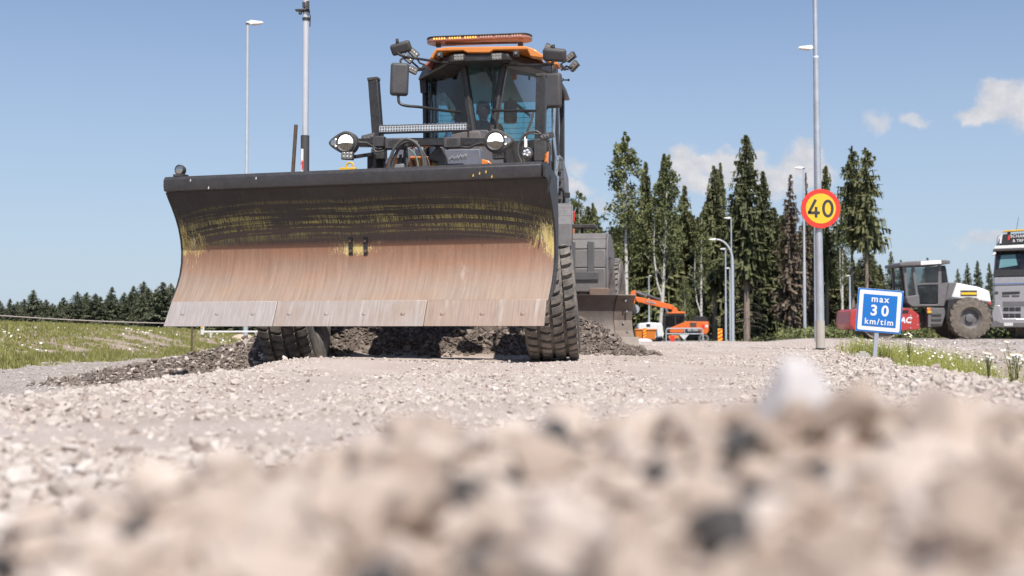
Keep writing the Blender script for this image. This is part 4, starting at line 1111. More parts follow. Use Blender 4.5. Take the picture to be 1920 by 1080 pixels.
pane('front_window_lower', [frB+Vector((0, 0, -.01)), down(crT, crB, 2.17), crB, frL], M['glass'])
pane('side_window', [rlT, clT, clB, rlB], M['glass_dark']); pane('side_window', [crT, rrT, rrB, crB], M['glass'])
zq = L(1000, 264, UR).z
pane('rear_window', [Vector((rlT.x+.04, UR, zr)), Vector((rrT.x-.04, UR, zr)), Vector((rrT.x-.04, UR, zq)), Vector((rlT.x+.04, UR, zq))], M['glass_teal'])
for i in range(9):
    z = zq + (zr-zq)*(i+.5)/9
    mb = MB(); mb.bar((rlT.x+.05, UR-.006, z), (rrT.x-.05, UR-.006, z), .004, .0045); mb.build('heater_wire', M['rust'], cab)
# left window blind strip: dark lining on the blind side
mb = MB(); mb.slab([rlT+Vector((.06, 0, 0)), clT+Vector((.06, .15, 0)), clB+Vector((.06, .15, 0)), rlB+Vector((.06, 0, 0))], .02); mb.build('door_frame', M['interior'], cab)
# roof
zu = L(900, 121, 2.45).z; zt_ = L(900, 99, 2.30).z
A = [Vector((flT.x-.10, 2.30, zu)), Vector((frT.x+.12, 2.30, zu)), Vector((crT.x+.05, 3.05, zu-.03)), Vector((rrT.x+.10, 4.65, zu-.05)), Vector((rlT.x-.10, 4.65, zu-.05)), Vector((clT.x-.05, 3.05, zu-.03))]
B_ = [Vector((p.x*.93+.06*(flT.x+frT.x)/2, p.y, zt_)) for p in A]
mb = MB(); nA = 6
mb.add(A+B_, [tuple(range(6))[::-1], tuple(range(6, 12))] + [(i, (i+1) % 6, (i+1) % 6+6, i+6) for i in range(6)])
roof = mb.build('cab_roof', M['black'], cab, .02)
capf = [(805, 110), (811, 99), (817, 91), (838, 88), (985, 86), (1003, 92), (1019, 104), (1017, 109), (994, 106), (988, 93), (926, 94), (918, 99), (876, 99), (868, 95), (819, 96), (812, 110)]
mb = MB(); mb.prism([L(x, y, 2.27) for x, y in capf], (0, .10, 0)); mb.build('roof_front_trim', M['roof_orange'], roof, .012)
top = [(813, 100), (818, 92), (838, 88.5), (985, 86.5), (1003, 92.5), (1012, 100), (1000, 96), (820, 97)]
mb = MB(); mb.prism([L(x, y, 2.375) for x, y in top], (-.10, 2.2, -.06)); mb.build('roof_shell', M['roof_orange'], roof, .03)
plate('roof_side_trim', pm('roof_edge_red', (.50, .17, .13), .4), 2.5, .9, [(796, 122), (808, 106), (818, 94), (812, 110), (800, 124)], roof)
plate('roof_side_trim', M['roof_orange'], 2.5, .25, [(1019, 106), (1043, 112), (1047, 122), (1034, 120), (1019, 112)], roof)
# warning light bar
pa, pb = L(801, 76.5, 2.9), L(998, 73.5, 2.9); k = mpp(2.9); mid = (pa+pb)/2; wl = (pb-pa).length
def flat_oval(z0, z1, grow=0.0):
    m_ = MB(); ring = []
    rr = .15+grow; hl = wl/2-.12
    for i in range(32):
        a = 2*math.pi*i/32; x = math.cos(a); ring.append(Vector((mid.x + (hl if x > 0 else -hl) + .12*x*(1+grow*4), mid.y + rr*math.sin(a), z0)))
    m_.prism(ring, (0, 0, z1-z0)); return m_
zc = mid.z
wbar = flat_oval(zc+2.5*k, zc+5.5*k).build('warning_light_bar', M['black'], cab, .008)
flat_oval(zc-4.5*k, zc+2.4*k, -.006).build('amber_lens', M['amber'], wbar, .01)
mbs = {True: MB(), False: MB()}
for i in range(34):
    x = mid.x - wl/2 + .12 + i*(wl-.24)/33
    if i % 6 == 5: continue
    mbs[i < 17].box((x, mid.y-.146, zc+.3*k), (.016, .008, 3.6*k))
mbs[True].build('lit_led_row', M['amber_led'], wbar); mbs[False].build('led_row', M['amber_off'], wbar)
for px in (822, 976):
    mb = MB(); p = L(px, 84, 2.9); mb.bar(p+Vector((0, 0, -.03)), p+Vector((0, 0, .03)), .06, .05, (0, 1, 0)); mb.build('bar_foot', M['dark'], wbar, .008)
mb = MB(); mb.bar(L(835, 82, 2.85), L(970, 80, 2.85), .03, .02); mb.build('bar_rail', M['rust'], wbar)
# roof lamps and little cameras
for px, py in ((861, 108), (932, 106.5)):
    led_box('roof_lamp', L(px, py, 2.22), 21*mpp(2.2), 13*mpp(2.2), .06, (rad(8), 0, 0), 3, 2, M['lens'], cab)
for px, py in ((825, 104), (968, 101)):
    c = L(px, py, 2.24); mb = MB(); mb.box(c, (.065, .07, .06)); mb.cyl(c+Vector((0, -.03, 0)), c+Vector((0, -.05, 0)), .018, n=12); o = mb.build('camera_box', M['dark'], cab, .006)
    mb = MB(); mb.lathe([(.014, 0), (0, .004)], c+Vector((0, -.05, 0)), (0, -1, 0), 10); mb.build('lens', M['lens'], o)
# mirrors
def arm(pts, r=.016, u=2.2): return hose('mirror_arm', [L(x, y, u if len(e) == 0 else e[0]) for x, y, *e in pts], r, M['black'])
def mirror(px, py, w, h, u, rot, round_=.35):
    c = L(px, py, u); k = mpp(u); R = Matrix.Rotation(rot[1], 3, 'Y') @ Matrix.Rotation(rot[0], 3, 'X') @ Matrix.Rotation(rot[2], 3, 'Z')
    mb = MB(); mb.box(Vector((0, 0, 0)), (w*k, .085, h*k)); o = mb.build('mirror', M['plastic'], grader, min(w, h)*k*round_*.5, 4)
    o.location = c; o.rotation_euler = R.to_euler()
    mb = MB(); mb.box((0, .044, 0), (w*k*.82, .003, h*k*.88)); g_ = mb.build('mirror_glass', M['mirror'], o); 
    return o
arm([(862, 121, 2.45), (830, 117, 2.3), (790, 111, 2.1), (760, 106, 2.0), (747, 101, 1.98), (743, 94, 1.98), (745, 80, 1.98)])
arm([(862, 210, 2.5), (830, 207, 2.3), (790, 201, 2.1), (760, 198, 2.0), (749, 193, 1.98), (747, 184, 1.98), (747, 172, 1.98)])
arm([(752, 120, 1.98), (751, 113, 1.98), (757, 109, 2.0), (770, 108, 2.05)], .012)
mirror(749, 149, 35, 63, 1.98, (0, rad(2), rad(12))); mirror(752, 90, 40, 22, 2.0, (rad(25), rad(-14), 0), .5)
arm([(940, 120, 2.5), (970, 122, 2.3), (1010, 122, 2.1), (1030, 121, 2.0), (1037, 116, 1.98), (1038, 106, 1.98), (1038, 88, 1.98)])
arm([(922, 207, 2.5), (950, 207.5, 2.35), (985, 207.5, 2.2), (1006, 208, 2.1), (1022, 206, 2.02), (1028, 198, 1.98)])
arm([(1036, 122, 2.0), (1036, 132, 1.98), (1036, 145, 1.98)], .014)
mirror(1038, 170, 31, 65, 1.98, (0, 0, rad(-10))); mirror(1040, 103, 44, 25, 1.98, (rad(22), rad(6), 0), .5)
for px, py in ((745, 79), (1038, 90)):
    mb = MB(); c = L(px, py, 1.96); mb.ball(c, .020, 10, 8); mb.box(c+Vector((0, -.01, .02)), (.03, .02, .03)); mb.build('mirror_clamp', M['dark'], grader)
# work lamps on the roof corners
for (px, py, a, yaw) in ((776, 100, 40, 25), (765, 110, 38, 20), (773, 131, 22, 30), (1070, 107, -28, -30), (1076, 124, -38, -25), (1027, 92, -60, -20)):
    u = 3.0 if px > 1000 else 2.8
    led_box('corner_lamp', L(px, py, u), 20*mpp(u), 13*mpp(u), .05, (rad(5), rad(a), rad(yaw)), 3, 1, M['led_dim'], grader, 'black')
for pts in ([(780, 106), (787, 118), (797, 122)], [(770, 114), (786, 128), (797, 128)], [(775, 133), (790, 131), (797, 127)], [(1043, 117), (1056, 128), (1066, 130)], [(1062, 114), (1052, 120), (1060, 132)], [(1073, 128), (1062, 124), (1052, 132)]):
    mb = MB(); mb.tube([L(x, y, 2.9) for x, y in pts], .013, 6); mb.build('lamp_bracket', M['black'], grader)
mb = MB(); mb.tube([L(1048, 144, 3.0), L(1056, 148, 3.0), L(1054, 153, 3.0), L(1048, 155, 3.0)], .008, 6); mb.tube([L(1055, 150, 3.0), L(1065, 150, 3.0)], .008, 6); mb.ball(L(1066, 150, 3.0), .015, 8, 6); mb.build('door_hook', M['black'], grader)
plate('hinge_box', M['black'], 3.05, .08, [(786, 148), (799, 148), (799, 174), (788, 174)], cab, .006)
# wipers
for pts, u in (([(900, 110), (912, 132), (922, 153)], UF-.05), ([(905, 108), (916, 131), (925, 152)], UF-.05), ([(927, 110), (925, 150), (922, 200)], UF-.05), ([(806, 258), (805, 215), (808, 165)], UC-.16), ([(812, 258), (811, 200), (808, 165)], UC-.16)):
    mb = MB(); mb.tube([L(x, y, u) for x, y in pts], .010, 6); mb.build('wiper', M['black'], cab)
# inside the cab
mb = MB(); c = L(893, 246, 3.0); mb.box(c+Vector((0, 0, -.05)), (.20, .16, .34)); mb.box(c+Vector((.02, .1, -.35)), (.16, .16, .5)); mb.build('console', M['interior'], cab, .02)
sc = L(908, 230, 3.95)
seat_x = sc.x
mb = MB(); mb.box((seat_x, 3.75, 2.28), (.50, .52, .14)); mb.box((seat_x, 4.06, 2.56), (.46, .12, .55), (rad(-8), 0, 0)); mb.box((seat_x, 3.8, 1.95), (.34, .34, .3)); mb.build('seat', M['interior'], cab, .04)
c = L(957, 210, 4.1); mb = MB(); mb.box(c, (.17, .08, .30)); mb.build('seat_headrest', pm('grey_seat', (.12, .13, .13), .8, dust=0), cab, .05, 4)
mb = MB(); mb.tube([L(955, 186, 4.35), L(978, 204, 4.35), L(1000, 220, 4.35)], .022, 8); mb.build('rear_brace', M['black'], cab)
mb = MB(); mb.lathe([(.17, -.012), (.182, 0), (.17, .012), (.158, 0)], (seat_x, 3.22, 2.42), (0, -.5, .86), 28, True); mb.bar((seat_x, 3.22, 2.42), (seat_x, 3.12, 2.1), .05, .05); mb.bar((seat_x-.17, 3.22, 2.42), (seat_x+.17, 3.22, 2.42), .03, .02); mb.build('steering_wheel', M['black'], cab)

# ---- driver ----------------------------------------------------------------------
def skinned(name, joints, edges, root, m, parent, sub=2):
    me = bpy.data.meshes.new(name); me.from_pydata([j[0] for j in joints], edges, [])
    o = bpy.data.objects.new(name, me); COL.objects.link(o); me.materials.append(m)
    md = o.modifiers.new('Skin', 'SKIN'); md.use_smooth_shade = True
    sv = me.skin_vertices[0].data
    for i, j in enumerate(joints):
        r = j[1] if isinstance(j[1], tuple) else (j[1], j[1]); sv[i].radius = r; sv[i].use_root = (i == root)
    s2 = o.modifiers.new('Sub', 'SUBSURF'); s2.levels = s2.render_levels = sub
    if parent is not None: o.parent = parent
    return o
driver = thing('person', 'driver in dark clothes and cap seated inside the grader cab', 'person', GO + GX*seat_x + GY*3.80 + Vector((0, 0, 2.34)), -TH)
J = [((0,.05,.05), (.17,.13)), ((0,.10,.22), (.16,.11)), ((0,.13,.42), (.19,.12)), ((0,.12,.53), (.10,.08)), ((0,.10,.60), .055),
     ((-.20,.10,.48), .075), ((-.26,-.05,.28), .052), ((-.17,-.33,.22), .040), ((-.14,-.42,.235), .034),
     ((.20,.10,.48), .075), ((.26,-.05,.28), .052), ((.17,-.33,.22), .040), ((.14,-.42,.235), .034),
     ((-.10,-.02,.03), .095), ((-.13,-.42,.02), .070), ((-.13,-.50,-.34), .05), ((-.13,-.60,-.38), .045),
     ((.10,-.02,.03), .095), ((.13,-.42,.02), .070), ((.13,-.50,-.34), .05), ((.13,-.60,-.38), .045)]
E = [(0,1),(1,2),(2,3),(3,4),(2,5),(5,6),(6,7),(7,8),(2,9),(9,10),(10,11),(11,12),(0,13),(13,14),(14,15),(15,16),(0,17),(17,18),(18,19),(19,20)]
skinned('body', J, E, 0, M['cloth'], driver)
mb = MB(); mb.ball((0,.08,.71), (.078,.098,.115), 20, 14); mb.ball((0,-.022,.70), (.016,.022,.028), 10, 8); mb.ball((-.08,.09,.70), (.014,.026,.034), 8, 6); mb.ball((.08,.09,.70), (.014,.026,.034), 8, 6); mb.cyl((0,.10,.58), (0,.09,.64), .052, n=14)
hd = mb.build('head', M['skin'], driver)
for x in (-.03, .03):
    mb = MB(); mb.ball((x, -.008, .725), .012, 8, 6); mb.build('eye', M['white'], hd)
mb = MB(); mb.box((0, -.015, .655), (.045, .01, .010)); mb.build('mouth', M['rust'], hd, .003)
mb = MB(); mb.ball((0,.085,.755), (.088,.106,.085), 20, 12); mb.prism([(-.07,-.01,.765), (-.05,-.10,.755), (.05,-.10,.755), (.07,-.01,.765)], (0, 0, .012)); mb.build('cap', M['cloth'], hd)
for sx in (-1, 1):
    hx = sx*.14
    mb = MB(); mb.ball((hx, -.45, .245), (.036, .045, .022), 12, 8)
    for i in range(4): mb.tube([(hx-.027+.018*i, -.475, .25), (hx-.027+.018*i, -.515+.004*abs(i-1.5), .25), (hx-.026+.018*i, -.525, .225), (hx-.026+.018*i, -.505, .205)], [.010, .009, .008, .007], 8)
    mb.tube([(hx-sx*.03, -.44, .245), (hx-sx*.052, -.47, .24), (hx-sx*.05, -.495, .225)], [.011, .010, .008], 8)
    mb.build('hand', M['skin'], driver)

# ---- levelling mast and stake at the far end of the mouldboard ------------------------------
mast = bpy.data.objects.new('levelling_mast', None); COL.objects.link(mast); mast.parent = grader
p0 = L(572, 330, 1.45); p1 = L(574, -12, 1.45); zfoot = .55
b0 = p0 + (p0-p1)*((p0.z-zfoot)/(p1.z-p0.z))
mb = MB(); mb.cyl(L(572.5, 258, 1.45), p1, .033, n=18); mb.build('mast_tube', M['mastwhite'], mast)
mb = MB(); mb.cyl(b0, L(572, 254, 1.45), .047, n=18); mb.build('mast_sleeve', M['plastic'], mast, .003)
mb = MB(); c = L(566, 306, 1.395); a = L(566, 278, 1.395)
mb.slab([L(564, 330, 1.40), L(568.5, 330, 1.40), L(569, 279, 1.40), L(564.5, 279, 1.40)], .006); mb.build('sticker', M['white'], mast)
lettering('maskin', M['sign_red'], mast, L(566.3, 309, 1.39), (math.pi/2, -math.pi/2, 0))
for y, w in ((36, .075), (21, .10)):
    mb = MB(); c = L(574, y, 1.45); mb.cyl(c+Vector((0, 0, -.014)), c+Vector((0, 0, .014)), .042, n=18); mb.build('mast_collar', M['black'], mast)
mb = MB(); mb.box(L(566, 19, 1.42), (.14, .05, .02)); mb.cyl(L(563, 27, 1.42), L(563, 20, 1.42), .02, n=8); mb.bar(L(577, 18, 1.40), L(577, 2, 1.40), .03, .03); mb.bar(L(570, 14, 1.40), L(570, 4, 1.40), .03, .03); mb.build('mast_clamp', M['dark'], mast, .003)
mb = MB(); mb.tube([L(578, 20, 1.42), L(582, 30, 1.42), L(581, 50, 1.42)], .006, 6); mb.build('mast_cable', M['black'], mast)
p0 = L(549, 326, 1.40); p1 = L(555, 234, 1.40)
mb = MB(); mb.cyl(p0+(p0-p1)*1.4, p1, .021, n=10); mb.build('stake_pole', M['rust'], grader)

# ------------------------------------------------------------------ signs and poles
def flat_disc(c, r, th, n=48):
    mb = MB(); mb.lathe([(0, -th), (r, -th), (r, 0), (0, 0)], c, (0, 1, 0), n); return mb
def gz(x, y): return float(H(np.array([x]), np.array([y]))[0])
def stroke(pts, w, y, th=.002):
    """flat lettering stroke in the XZ plane"""
    mb = MB(); n = len(pts); P = [Vector((p[0], 0, p[1])) for p in pts]; l, r = [], []
    for i in range(n):
        d = (P[min(i+1, n-1)]-P[max(i-1, 0)]).normalized(); k = Vector((-d.z, 0, d.x))
        l.append(P[i]+k*w/2+Vector((0, y, 0))); r.append(P[i]-k*w/2+Vector((0, y, 0)))
    for i in range(n-1): mb.prism([l[i], l[i+1], r[i+1], r[i]], (0, th, 0))
    return mb

Yp = 18.0
pb, pt = at(1538.5, 657, Yp), at(1528, 0, Yp)
pole = thing('sign_pole', 'tall galvanised pole with beige wrapped foot carrying the round 40 sign', 'pole', (pb.x, Yp, pb.z))
lean = Vector((pt.x-pb.x, 0, pt.z-pb.z)).normalized(); Hp = 8.2; zc_ = (at(1530, 107, Yp).z-pb.z)
mb = MB(); mb.tube([(0, 0, 0), lean*zc_], [.060, .040], 24); mb.build('lower_tube', M['galv'], pole)
mb = MB(); mb.tube([lean*zc_, lean*Hp], [.034, .028], 20); mb.build('upper_tube', M['galv'], pole)
mb = MB(); mb.cyl(lean*(zc_-.012), lean*(zc_+.012), .042, .036, 20); mb.build('collar', M['white'], pole)
zw = at(1538, 601, Yp).z-pb.z
mb = MB(); mb.tube([lean*.02, lean*zw], [.0645, .0625], 24); mb.build('wrap', M['wrap'], pole)
mb = MB(); mb.cyl((0, 0, -.01), lean*.035, .072, n=24); mb.build('foot_ring', M['black'], pole, .004)
mb = MB(); mb.box((-.01, 0, -.055), (.20, .2, .10)); mb.build('foundation', M['concrete'], pole, .02)
mb = MB(); mb.box(lean*Hp+Vector((-.25, 0, .02)), (.6, .2, .08)); mb.build('luminaire', M['offwhite'], pole, .03)

c = at(1539, 391, Yp-.09); k = (Yp-.09)/FPX
sg = thing('speed_limit_sign', 'round yellow sign with red rim reading 40 fixed on the tall pole', 'sign', c)
flat_disc((0, .012, 0), 37*k, .010).build('rim', M['sign_red'], sg, .002)
flat_disc((0, -.0005, 0), 28.3*k, .002).build('face', M['sign_yellow'], sg)
def d4(pts): return [((x-1539)*k, (391-y)*k) for x, y in pts]
y0 = -.0045; wst = 5.2*k
st = MB()
for pts in ([(1529.5, 374), (1516.5, 399)], [(1514.5, 399), (1537, 399)], [(1530, 388), (1530, 408)]):
    s_ = stroke(d4(pts), wst, y0 - .0004*(pts[0][0] % 3)); st.add(s_.v, s_.f)
st.build('digit', M['sign_black'], sg, smooth=False)
stroke([(13.2*k+8.3*k*math.cos(t), 14.3*k*math.sin(t)) for t in np.linspace(0, 2*math.pi, 41)], wst, y0).build('digit', M['sign_black'], sg, smooth=False)
for z in (-.12, .12):
    mb = MB(); mb.lathe([(.050, -.015), (.056, -.015), (.056, .015), (.050, .015)], (0, .09, z), (0, 0, 1), 20, True); mb.box((0, .028, z), (.06, .03, .03)); mb.build('clamp', M['galv'], sg)

Ys = 13.5; k = Ys/FPX
fb = at(1637, 682, Ys); cs = at(1648, 583, Ys); tilt = rad(4.6)
bs = thing('advisory_speed_sign', 'tilted blue square sign reading max 30 km/tim on short grey post', 'sign', fb)
bs.rotation_euler = (0, tilt, 0)
Ri = Matrix.Rotation(-tilt, 3, 'Y'); cl = Ri @ (cs-fb)
def rsq(w, h, r, y, th, name, m):
    pts = []
    for sx, sz, a0 in ((1, 1, 0), (-1, 1, 90), (-1, -1, 180), (1, -1, 270)):
        for i in range(6):
            a = rad(a0+i*18); pts.append((cl.x + sx*(w/2-r) + r*math.cos(a), y, cl.z + sz*(h/2-r) + r*math.sin(a)))
    mb = MB(); mb.prism(pts, (0, th, 0)); return mb.build(name, m, bs, .0005 if th > .003 else 0, smooth=False)
Wd, Hd = 84.5*k, 80.5*k
rsq(Wd+.004, Hd+.004, .004, -.020, .004, 'back_plate', M['galv'])
rsq(Wd, Hd, .022, -.023, .003, 'rim', M['sign_blue']); rsq(Wd-5.5*k, Hd-5.5*k, .016, -.0255, .002, 'border', M['sign_white']); rsq(Wd-21*k, Hd-21*k, .002, -.028, .002, 'face', M['sign_blue'])
for key, px, py in (('max', 0, 20), ('30', 0, .5), ('kmtim', 0, -20.5)):
    lettering(key, M['sign_white'], bs, (cl.x+px*k, -.0300, cl.z+py*k), (math.pi/2, 0, 0))
mb = MB(); mb.box((cl.x*.5, 0, cl.z*.45), (.046, .030, cl.z*.95)); mb.build('post', M['galv'], bs, .004)
mb = MB(); mb.box((cl.x, -.008, cl.z), (.04, .02, Hd*.7)); mb.build('stiffener', M['galv'], bs)
ft = tag(big_stone('concrete_block', None, fb+Vector((.01, .0, .0)), .13, M['concrete'], 21, squash=(1.45, 1.0, .55), rot=(0, 0, .3), parent=None), 'angular grey concrete foot holding the blue sign post', 'sign base')
mb = MB(); ring = [Vector((-.165+.075*math.cos(t), -.04, .055+.055*math.sin(t))) for t in np.linspace(0, 2*math.pi, 7)]
for a, b_ in zip(ring[:-1], ring[1:]): mb.bar(a, b_, .06, .03, (0, 1, 0))
mb.build('lifting_loop', M['concrete'], ft, .008)

# ---- street lamps ------------------------------------------------------------
def lamp_post(px, Y, ytop, side, hpx, r, label, arm=None, base_off=0.0):
    x = at(px, 600, Y).x; zb = gz(x, Y) - .15; zt = at(px, ytop, Y).z; k = Y/FPX
    o = thing('street_lamp', label, 'street lamp', (x, Y, zb), group='street lamps along the new road')
    h = zt-zb
    mb = MB()
    if arm is None:
        mb.tube([(0, 0, 0), (0, 0, h*.45), (0, 0, h*.46), (0, 0, h)], [r, r*.92, r*.72, r*.58], 14)
    else:
        P = [(0, 0, 0), (0, 0, h*arm[1])]; ax = arm[0]*k*side; hz = h*(1-arm[1])
        for t in np.linspace(.12, 1, 9): P.append((ax*(1-math.cos(t*math.pi/2)), 0, h*arm[1] + hz*math.sin(t*math.pi/2)))
        mb.tube(P, [r, r*.85] + [r*.7 - .3*r*i/9 for i in range(9)], 14)
    mb.build('pole', M['galv_far'], o)
    hx = 0 if arm is None else arm[0]*k*side
    L_ = hpx*k
    mb = MB(); s = side
    mb.hexa([(hx+s*L_*.15, -L_*.16, h-.12*L_), (hx+s*L_, -L_*.10, h-.02*L_), (hx+s*L_, L_*.10, h-.02*L_), (hx+s*L_*.15, L_*.16, h-.12*L_)],
            [(hx+s*L_*.15, -L_*.13, h+.16*L_), (hx+s*L_*.85, -L_*.07, h+.10*L_), (hx+s*L_*.85, L_*.07, h+.10*L_), (hx+s*L_*.15, L_*.13, h+.16*L_)])
    mb.box((hx+s*L_*.06, 0, h+.02*L_), (L_*.26, L_*.15, L_*.16))
    hd_ = mb.build('lamp_head', M['white'], o, L_*.03)
    mb = MB(); mb.box((hx+s*L_*.58, 0, h-.075*L_), (L_*.55, L_*.22, L_*.05), (0, -s*rad(7), 0)); mb.build('diffuser', pm('lamp_diffuser', (.42, .36, .30), .3, dust=0) if 'lamp_diffuser' not in bpy.data.materials else bpy.data.materials['lamp_diffuser'], hd_)
    mb = MB(); mb.cyl((hx, 0, h-.10*L_), (hx, 0, h), r*.75, n=12); mb.build('spigot', M['dark'], o)
    return o
lamp_post(460.5, 40, 43, 1, 31, .075, 'tall street lamp standing alone behind the front blade, head pointing towards the machine')
lamp_post(1531, 34, 90, -1, 32, .06, 'street lamp whose white head shows beside the upper pole of the 40 sign')
lamp_post(1509, 62, 315, -1, 18, .075, 'street lamp just beside the round 40 sign, before the brown dying spruce')
lamp_post(1372, 95, 409, -1, 14, .075, 'slim street lamp rising above the curved-arm lamp', None)
lamp_post(1374, 85, 449, -1, 15, .115, 'street lamp with a thick pole and long curved arm', (30, .80))
lamp_post(1361, 105, 467, -1, 11, .09, 'short street lamp, the lower of the two beside the curved-arm lamp')
lamp_post(1369, 120, 503, -1, 10, .10, 'lowest street lamp, close against the thick curved-arm pole')
lamp_post(1217, 125, 517, 1, 6, .10, 'far street lamp behind the raised orange excavator boom')
lamp_post(1594, 90, 517, -1, 8, .09, 'far street lamp among trunks between the 40 sign and the blue sign')

# ---- striped marker boards -------------------------------------------------------
def marker_board(px, Y, y0, y1, wpx, label):
    k = Y/FPX; x = at(px, 600, Y).x; zt, zb = at(px, y0, Y).z, at(px, y1, Y).z; w = wpx*k; h = zt-zb
    g_ = gz(x, Y)
    o = thing('marker_board', label, 'marker board', (x, Y, min(g_, zb)), group='striped marker boards'); z0 = zb-min(g_, zb)
    mb = MB(); mb.box((0, 0, z0+h/2), (w, .04, h)); mb.build('panel', M['sign_yellow'], o, .01)
    n = 4
    for i in range(n):
        a = z0 + h*(i+.05)/n; b_ = a + h*.45/n; d = w*.55
        pts = [(-w/2, -.024, min(max(a, z0), z0+h)), (w/2, -.024, min(max(a+d, z0), z0+h)), (w/2, -.024, min(b_+d, z0+h)), (-w/2, -.024, min(b_, z0+h))]
        mb = MB(); mb.prism(pts, (0, .003, 0)); mb.build('stripe', M['sign_red'], o, smooth=False)
    mb = MB(); mb.box((0, 0, z0*.5), (w*.5, .3, max(z0, .06))); mb.build('foot', M['dark'], o)
    return o
marker_board(1350, 88, 616, 645, 9, 'red and yellow striped marker board standing beside the lamp poles')
marker_board(1208.5, 104, 615, 636, 6, 'red and yellow striped marker board before the orange container')

# ---- steel tube barriers ----------------------------------------------------------
def barrier(name, Y, x0, x1, ytop, ymid, ybot, m, label, rail=.04):
    k = Y/FPX; a, b_ = at(x0, ytop, Y), at(x1, ytop, Y); zb = at(x0, ybot, Y).z; zm = at(x0, ymid, Y).z
    o = thing(name, label, 'barrier', (a.x, Y, zb)); w = b_.x-a.x; h = a.z-zb; hm = zm-zb
    mb = MB(); mb.tube([(0, 0, 0), (0, 0, h-.15), (.05, 0, h-.04), (.15, 0, h), (w-.15, 0, h), (w-.05, 0, h-.04), (w, 0, h-.15), (w, 0, 0)], rail, 10); mb.build('frame_tube', m, o)
    mb = MB(); mb.cyl((0, 0, hm), (w, 0, hm), rail*.8, n=10); mb.build('rail', m, o)
    for t in (.5,):
        mb = MB(); mb.cyl((w*t, 0, 0), (w*t, 0, h), rail*.7, n=8); mb.build('upright', m, o)
    return o
bq = barrier('crowd_barrier', 96, 1249, 1318, 616, 626, 641, M['galv_far'], 'rounded steel tube barrier standing before the orange excavator', .05)
mb = MB(); mb.slab([(.95, -.06, .55), (1.7, -.06, .55), (1.33, -.06, .15)], .01); mb.build('warning_triangle', M['offwhite'], bq, smooth=False)
mb = MB(); mb.box((.55, -.08, .38), (.75, .03, .22)); mb.build('orange_plate', M['orange'], bq)
mb = MB(); mb.box((.45, -.1, .15), (.30, .03, .62)); mb.build('red_plate', M['sign_red'], bq)
# concrete kerb blocks under it
p = at(1283, 642, 97); mb = MB(); mb.box((0, 0, 0), (3.4, .8, .35)); o = mb.build('concrete_block', M['concrete'], None, .05); o.location = (p.x, 97, p.z-.05); tag(o, 'long low concrete block lying under the crowd barrier', 'concrete block')
# bag of sand beside the container
p = at(1206, 641, 99); mb = MB(); mb.ball((0, 0, 0), (.75, .5, .28), 20, 10); o = mb.build('sand_bag', M['offwhite']); o.location = (p.x, 99, p.z); tag(o, 'flat white bag lying before the orange container', 'bag')

# barrier and pallets on the left, beyond the bank
k = 38/FPX; a = at(381, 622, 38)
bl = thing('lifting_frame', 'white horizontal bar with short legs beyond the grass bank, half behind the blade', 'barrier', (a.x, 38, a.z-.35))
wl = at(560, 622, 38).x-a.x
mb = MB(); mb.bar((0, 0, .35), (wl, 0, .36), .07, .05); mb.build('bar', M['white'], bl, .008)
for t in (.08, .55): mb = MB(); mb.bar((t*wl, 0, -.15), (t*wl, 0, .33), .05, .05); mb.build('leg', M['offwhite'], bl, .006)
mb = MB(); mb.box((-.02, 0, .40), (.10, .06, .28)); mb.build('end_post', M['offwhite'], bl, .008)
mb = MB(); mb.box((-.03, -.035, .50), (.055, .02, .10)); mb.build('reflector', M['yellow'], bl)
a, b_ = at(391, 645, 39), at(520, 648, 39)
mb = MB(); mb.box(((b_.x-a.x)/2, 0, 0), (b_.x-a.x, .5, .20)); o = mb.build('concrete_kerb', M['concrete'], None, .02); o.location = (a.x, 39, a.z-.02); tag(o, 'pale straight kerb block under the white bar beyond the bank', 'kerb')
p = at(455, 639, 40.5); mb = MB(); mb.ball((0, 0, 0), (.42, .4, .22), 16, 10); o = mb.build('sand_bag', pm('beige_bag', (.55, .43, .32), .8)); o.location = (p.x, 40.5, p.z); tag(o, 'bulging beige bag lying on the pale kerb block by the lone lamp', 'bag')
# slack line strung over the bank
rp = []
for t in np.linspace(0, 1, 25):
    px = -60 + t*420; rp.append(at(px, 587.5 + (px+60)*.0475 + 3*math.sin(math.pi*t), 27))
rp = [Vector(q) for q in rp]
mb = MB(); mb.tube(rp, .011, 6); o = mb.build('guide_rope', pm('grey_rope', (.42, .36, .33), .8, dust=0)); tag(o, 'slack greyish rope strung above the grass bank before the treeline', 'rope')
for i, (q, lab) in enumerate(((rp[-1], 'thin stake holding the rope end behind the blade edge'), (rp[0], 'thin stake holding the rope end outside the frame edge'))):
    z = gz(q.x, q.y); mb = MB(); mb.cyl((0, 0, -.2), (0, 0, q.z-z+.05), .02, n=8); o = mb.build('stake', M['rust']); o.location = (q.x, q.y, z); tag(o, lab, 'stake')

# ------------------------------------------------------------------ excavator, van and container far down the road
YE = 115.0; ke = YE/FPX
eb = at(1285, 646, YE)
exc = thing('wheeled_excavator', 'orange wheeled excavator with raised boom working far down the road', 'excavator', eb)
def EP(px, py, dy=0.0): return at(px, py, YE+dy) - eb - Vector((0, 0, 0))
def eplate(name, m, pts, dy, th, parent=exc, bevel=.03):
    mb = MB(); mb.prism([at(x, y, YE)-eb+Vector((0, dy, 0)) for x, y in pts], (0, th, 0)); return mb.build(name, m, parent, bevel)
eplate('upper_body', M['exc_orange'], [(1253, 624), (1253, 615), (1280, 604), (1281, 603), (1324, 603), (1324, 624)], -1.2, 2.4)
eplate('counterweight', M['exc_orange'], [(1311, 626), (1311, 606), (1325, 604), (1325, 620), (1322, 626)], -1.25, 2.5)
eplate('engine_cover', M['black'], [(1292, 603), (1300, 601), (1301, 593), (1318, 593), (1324, 597), (1324, 603)], -.9, 1.8)
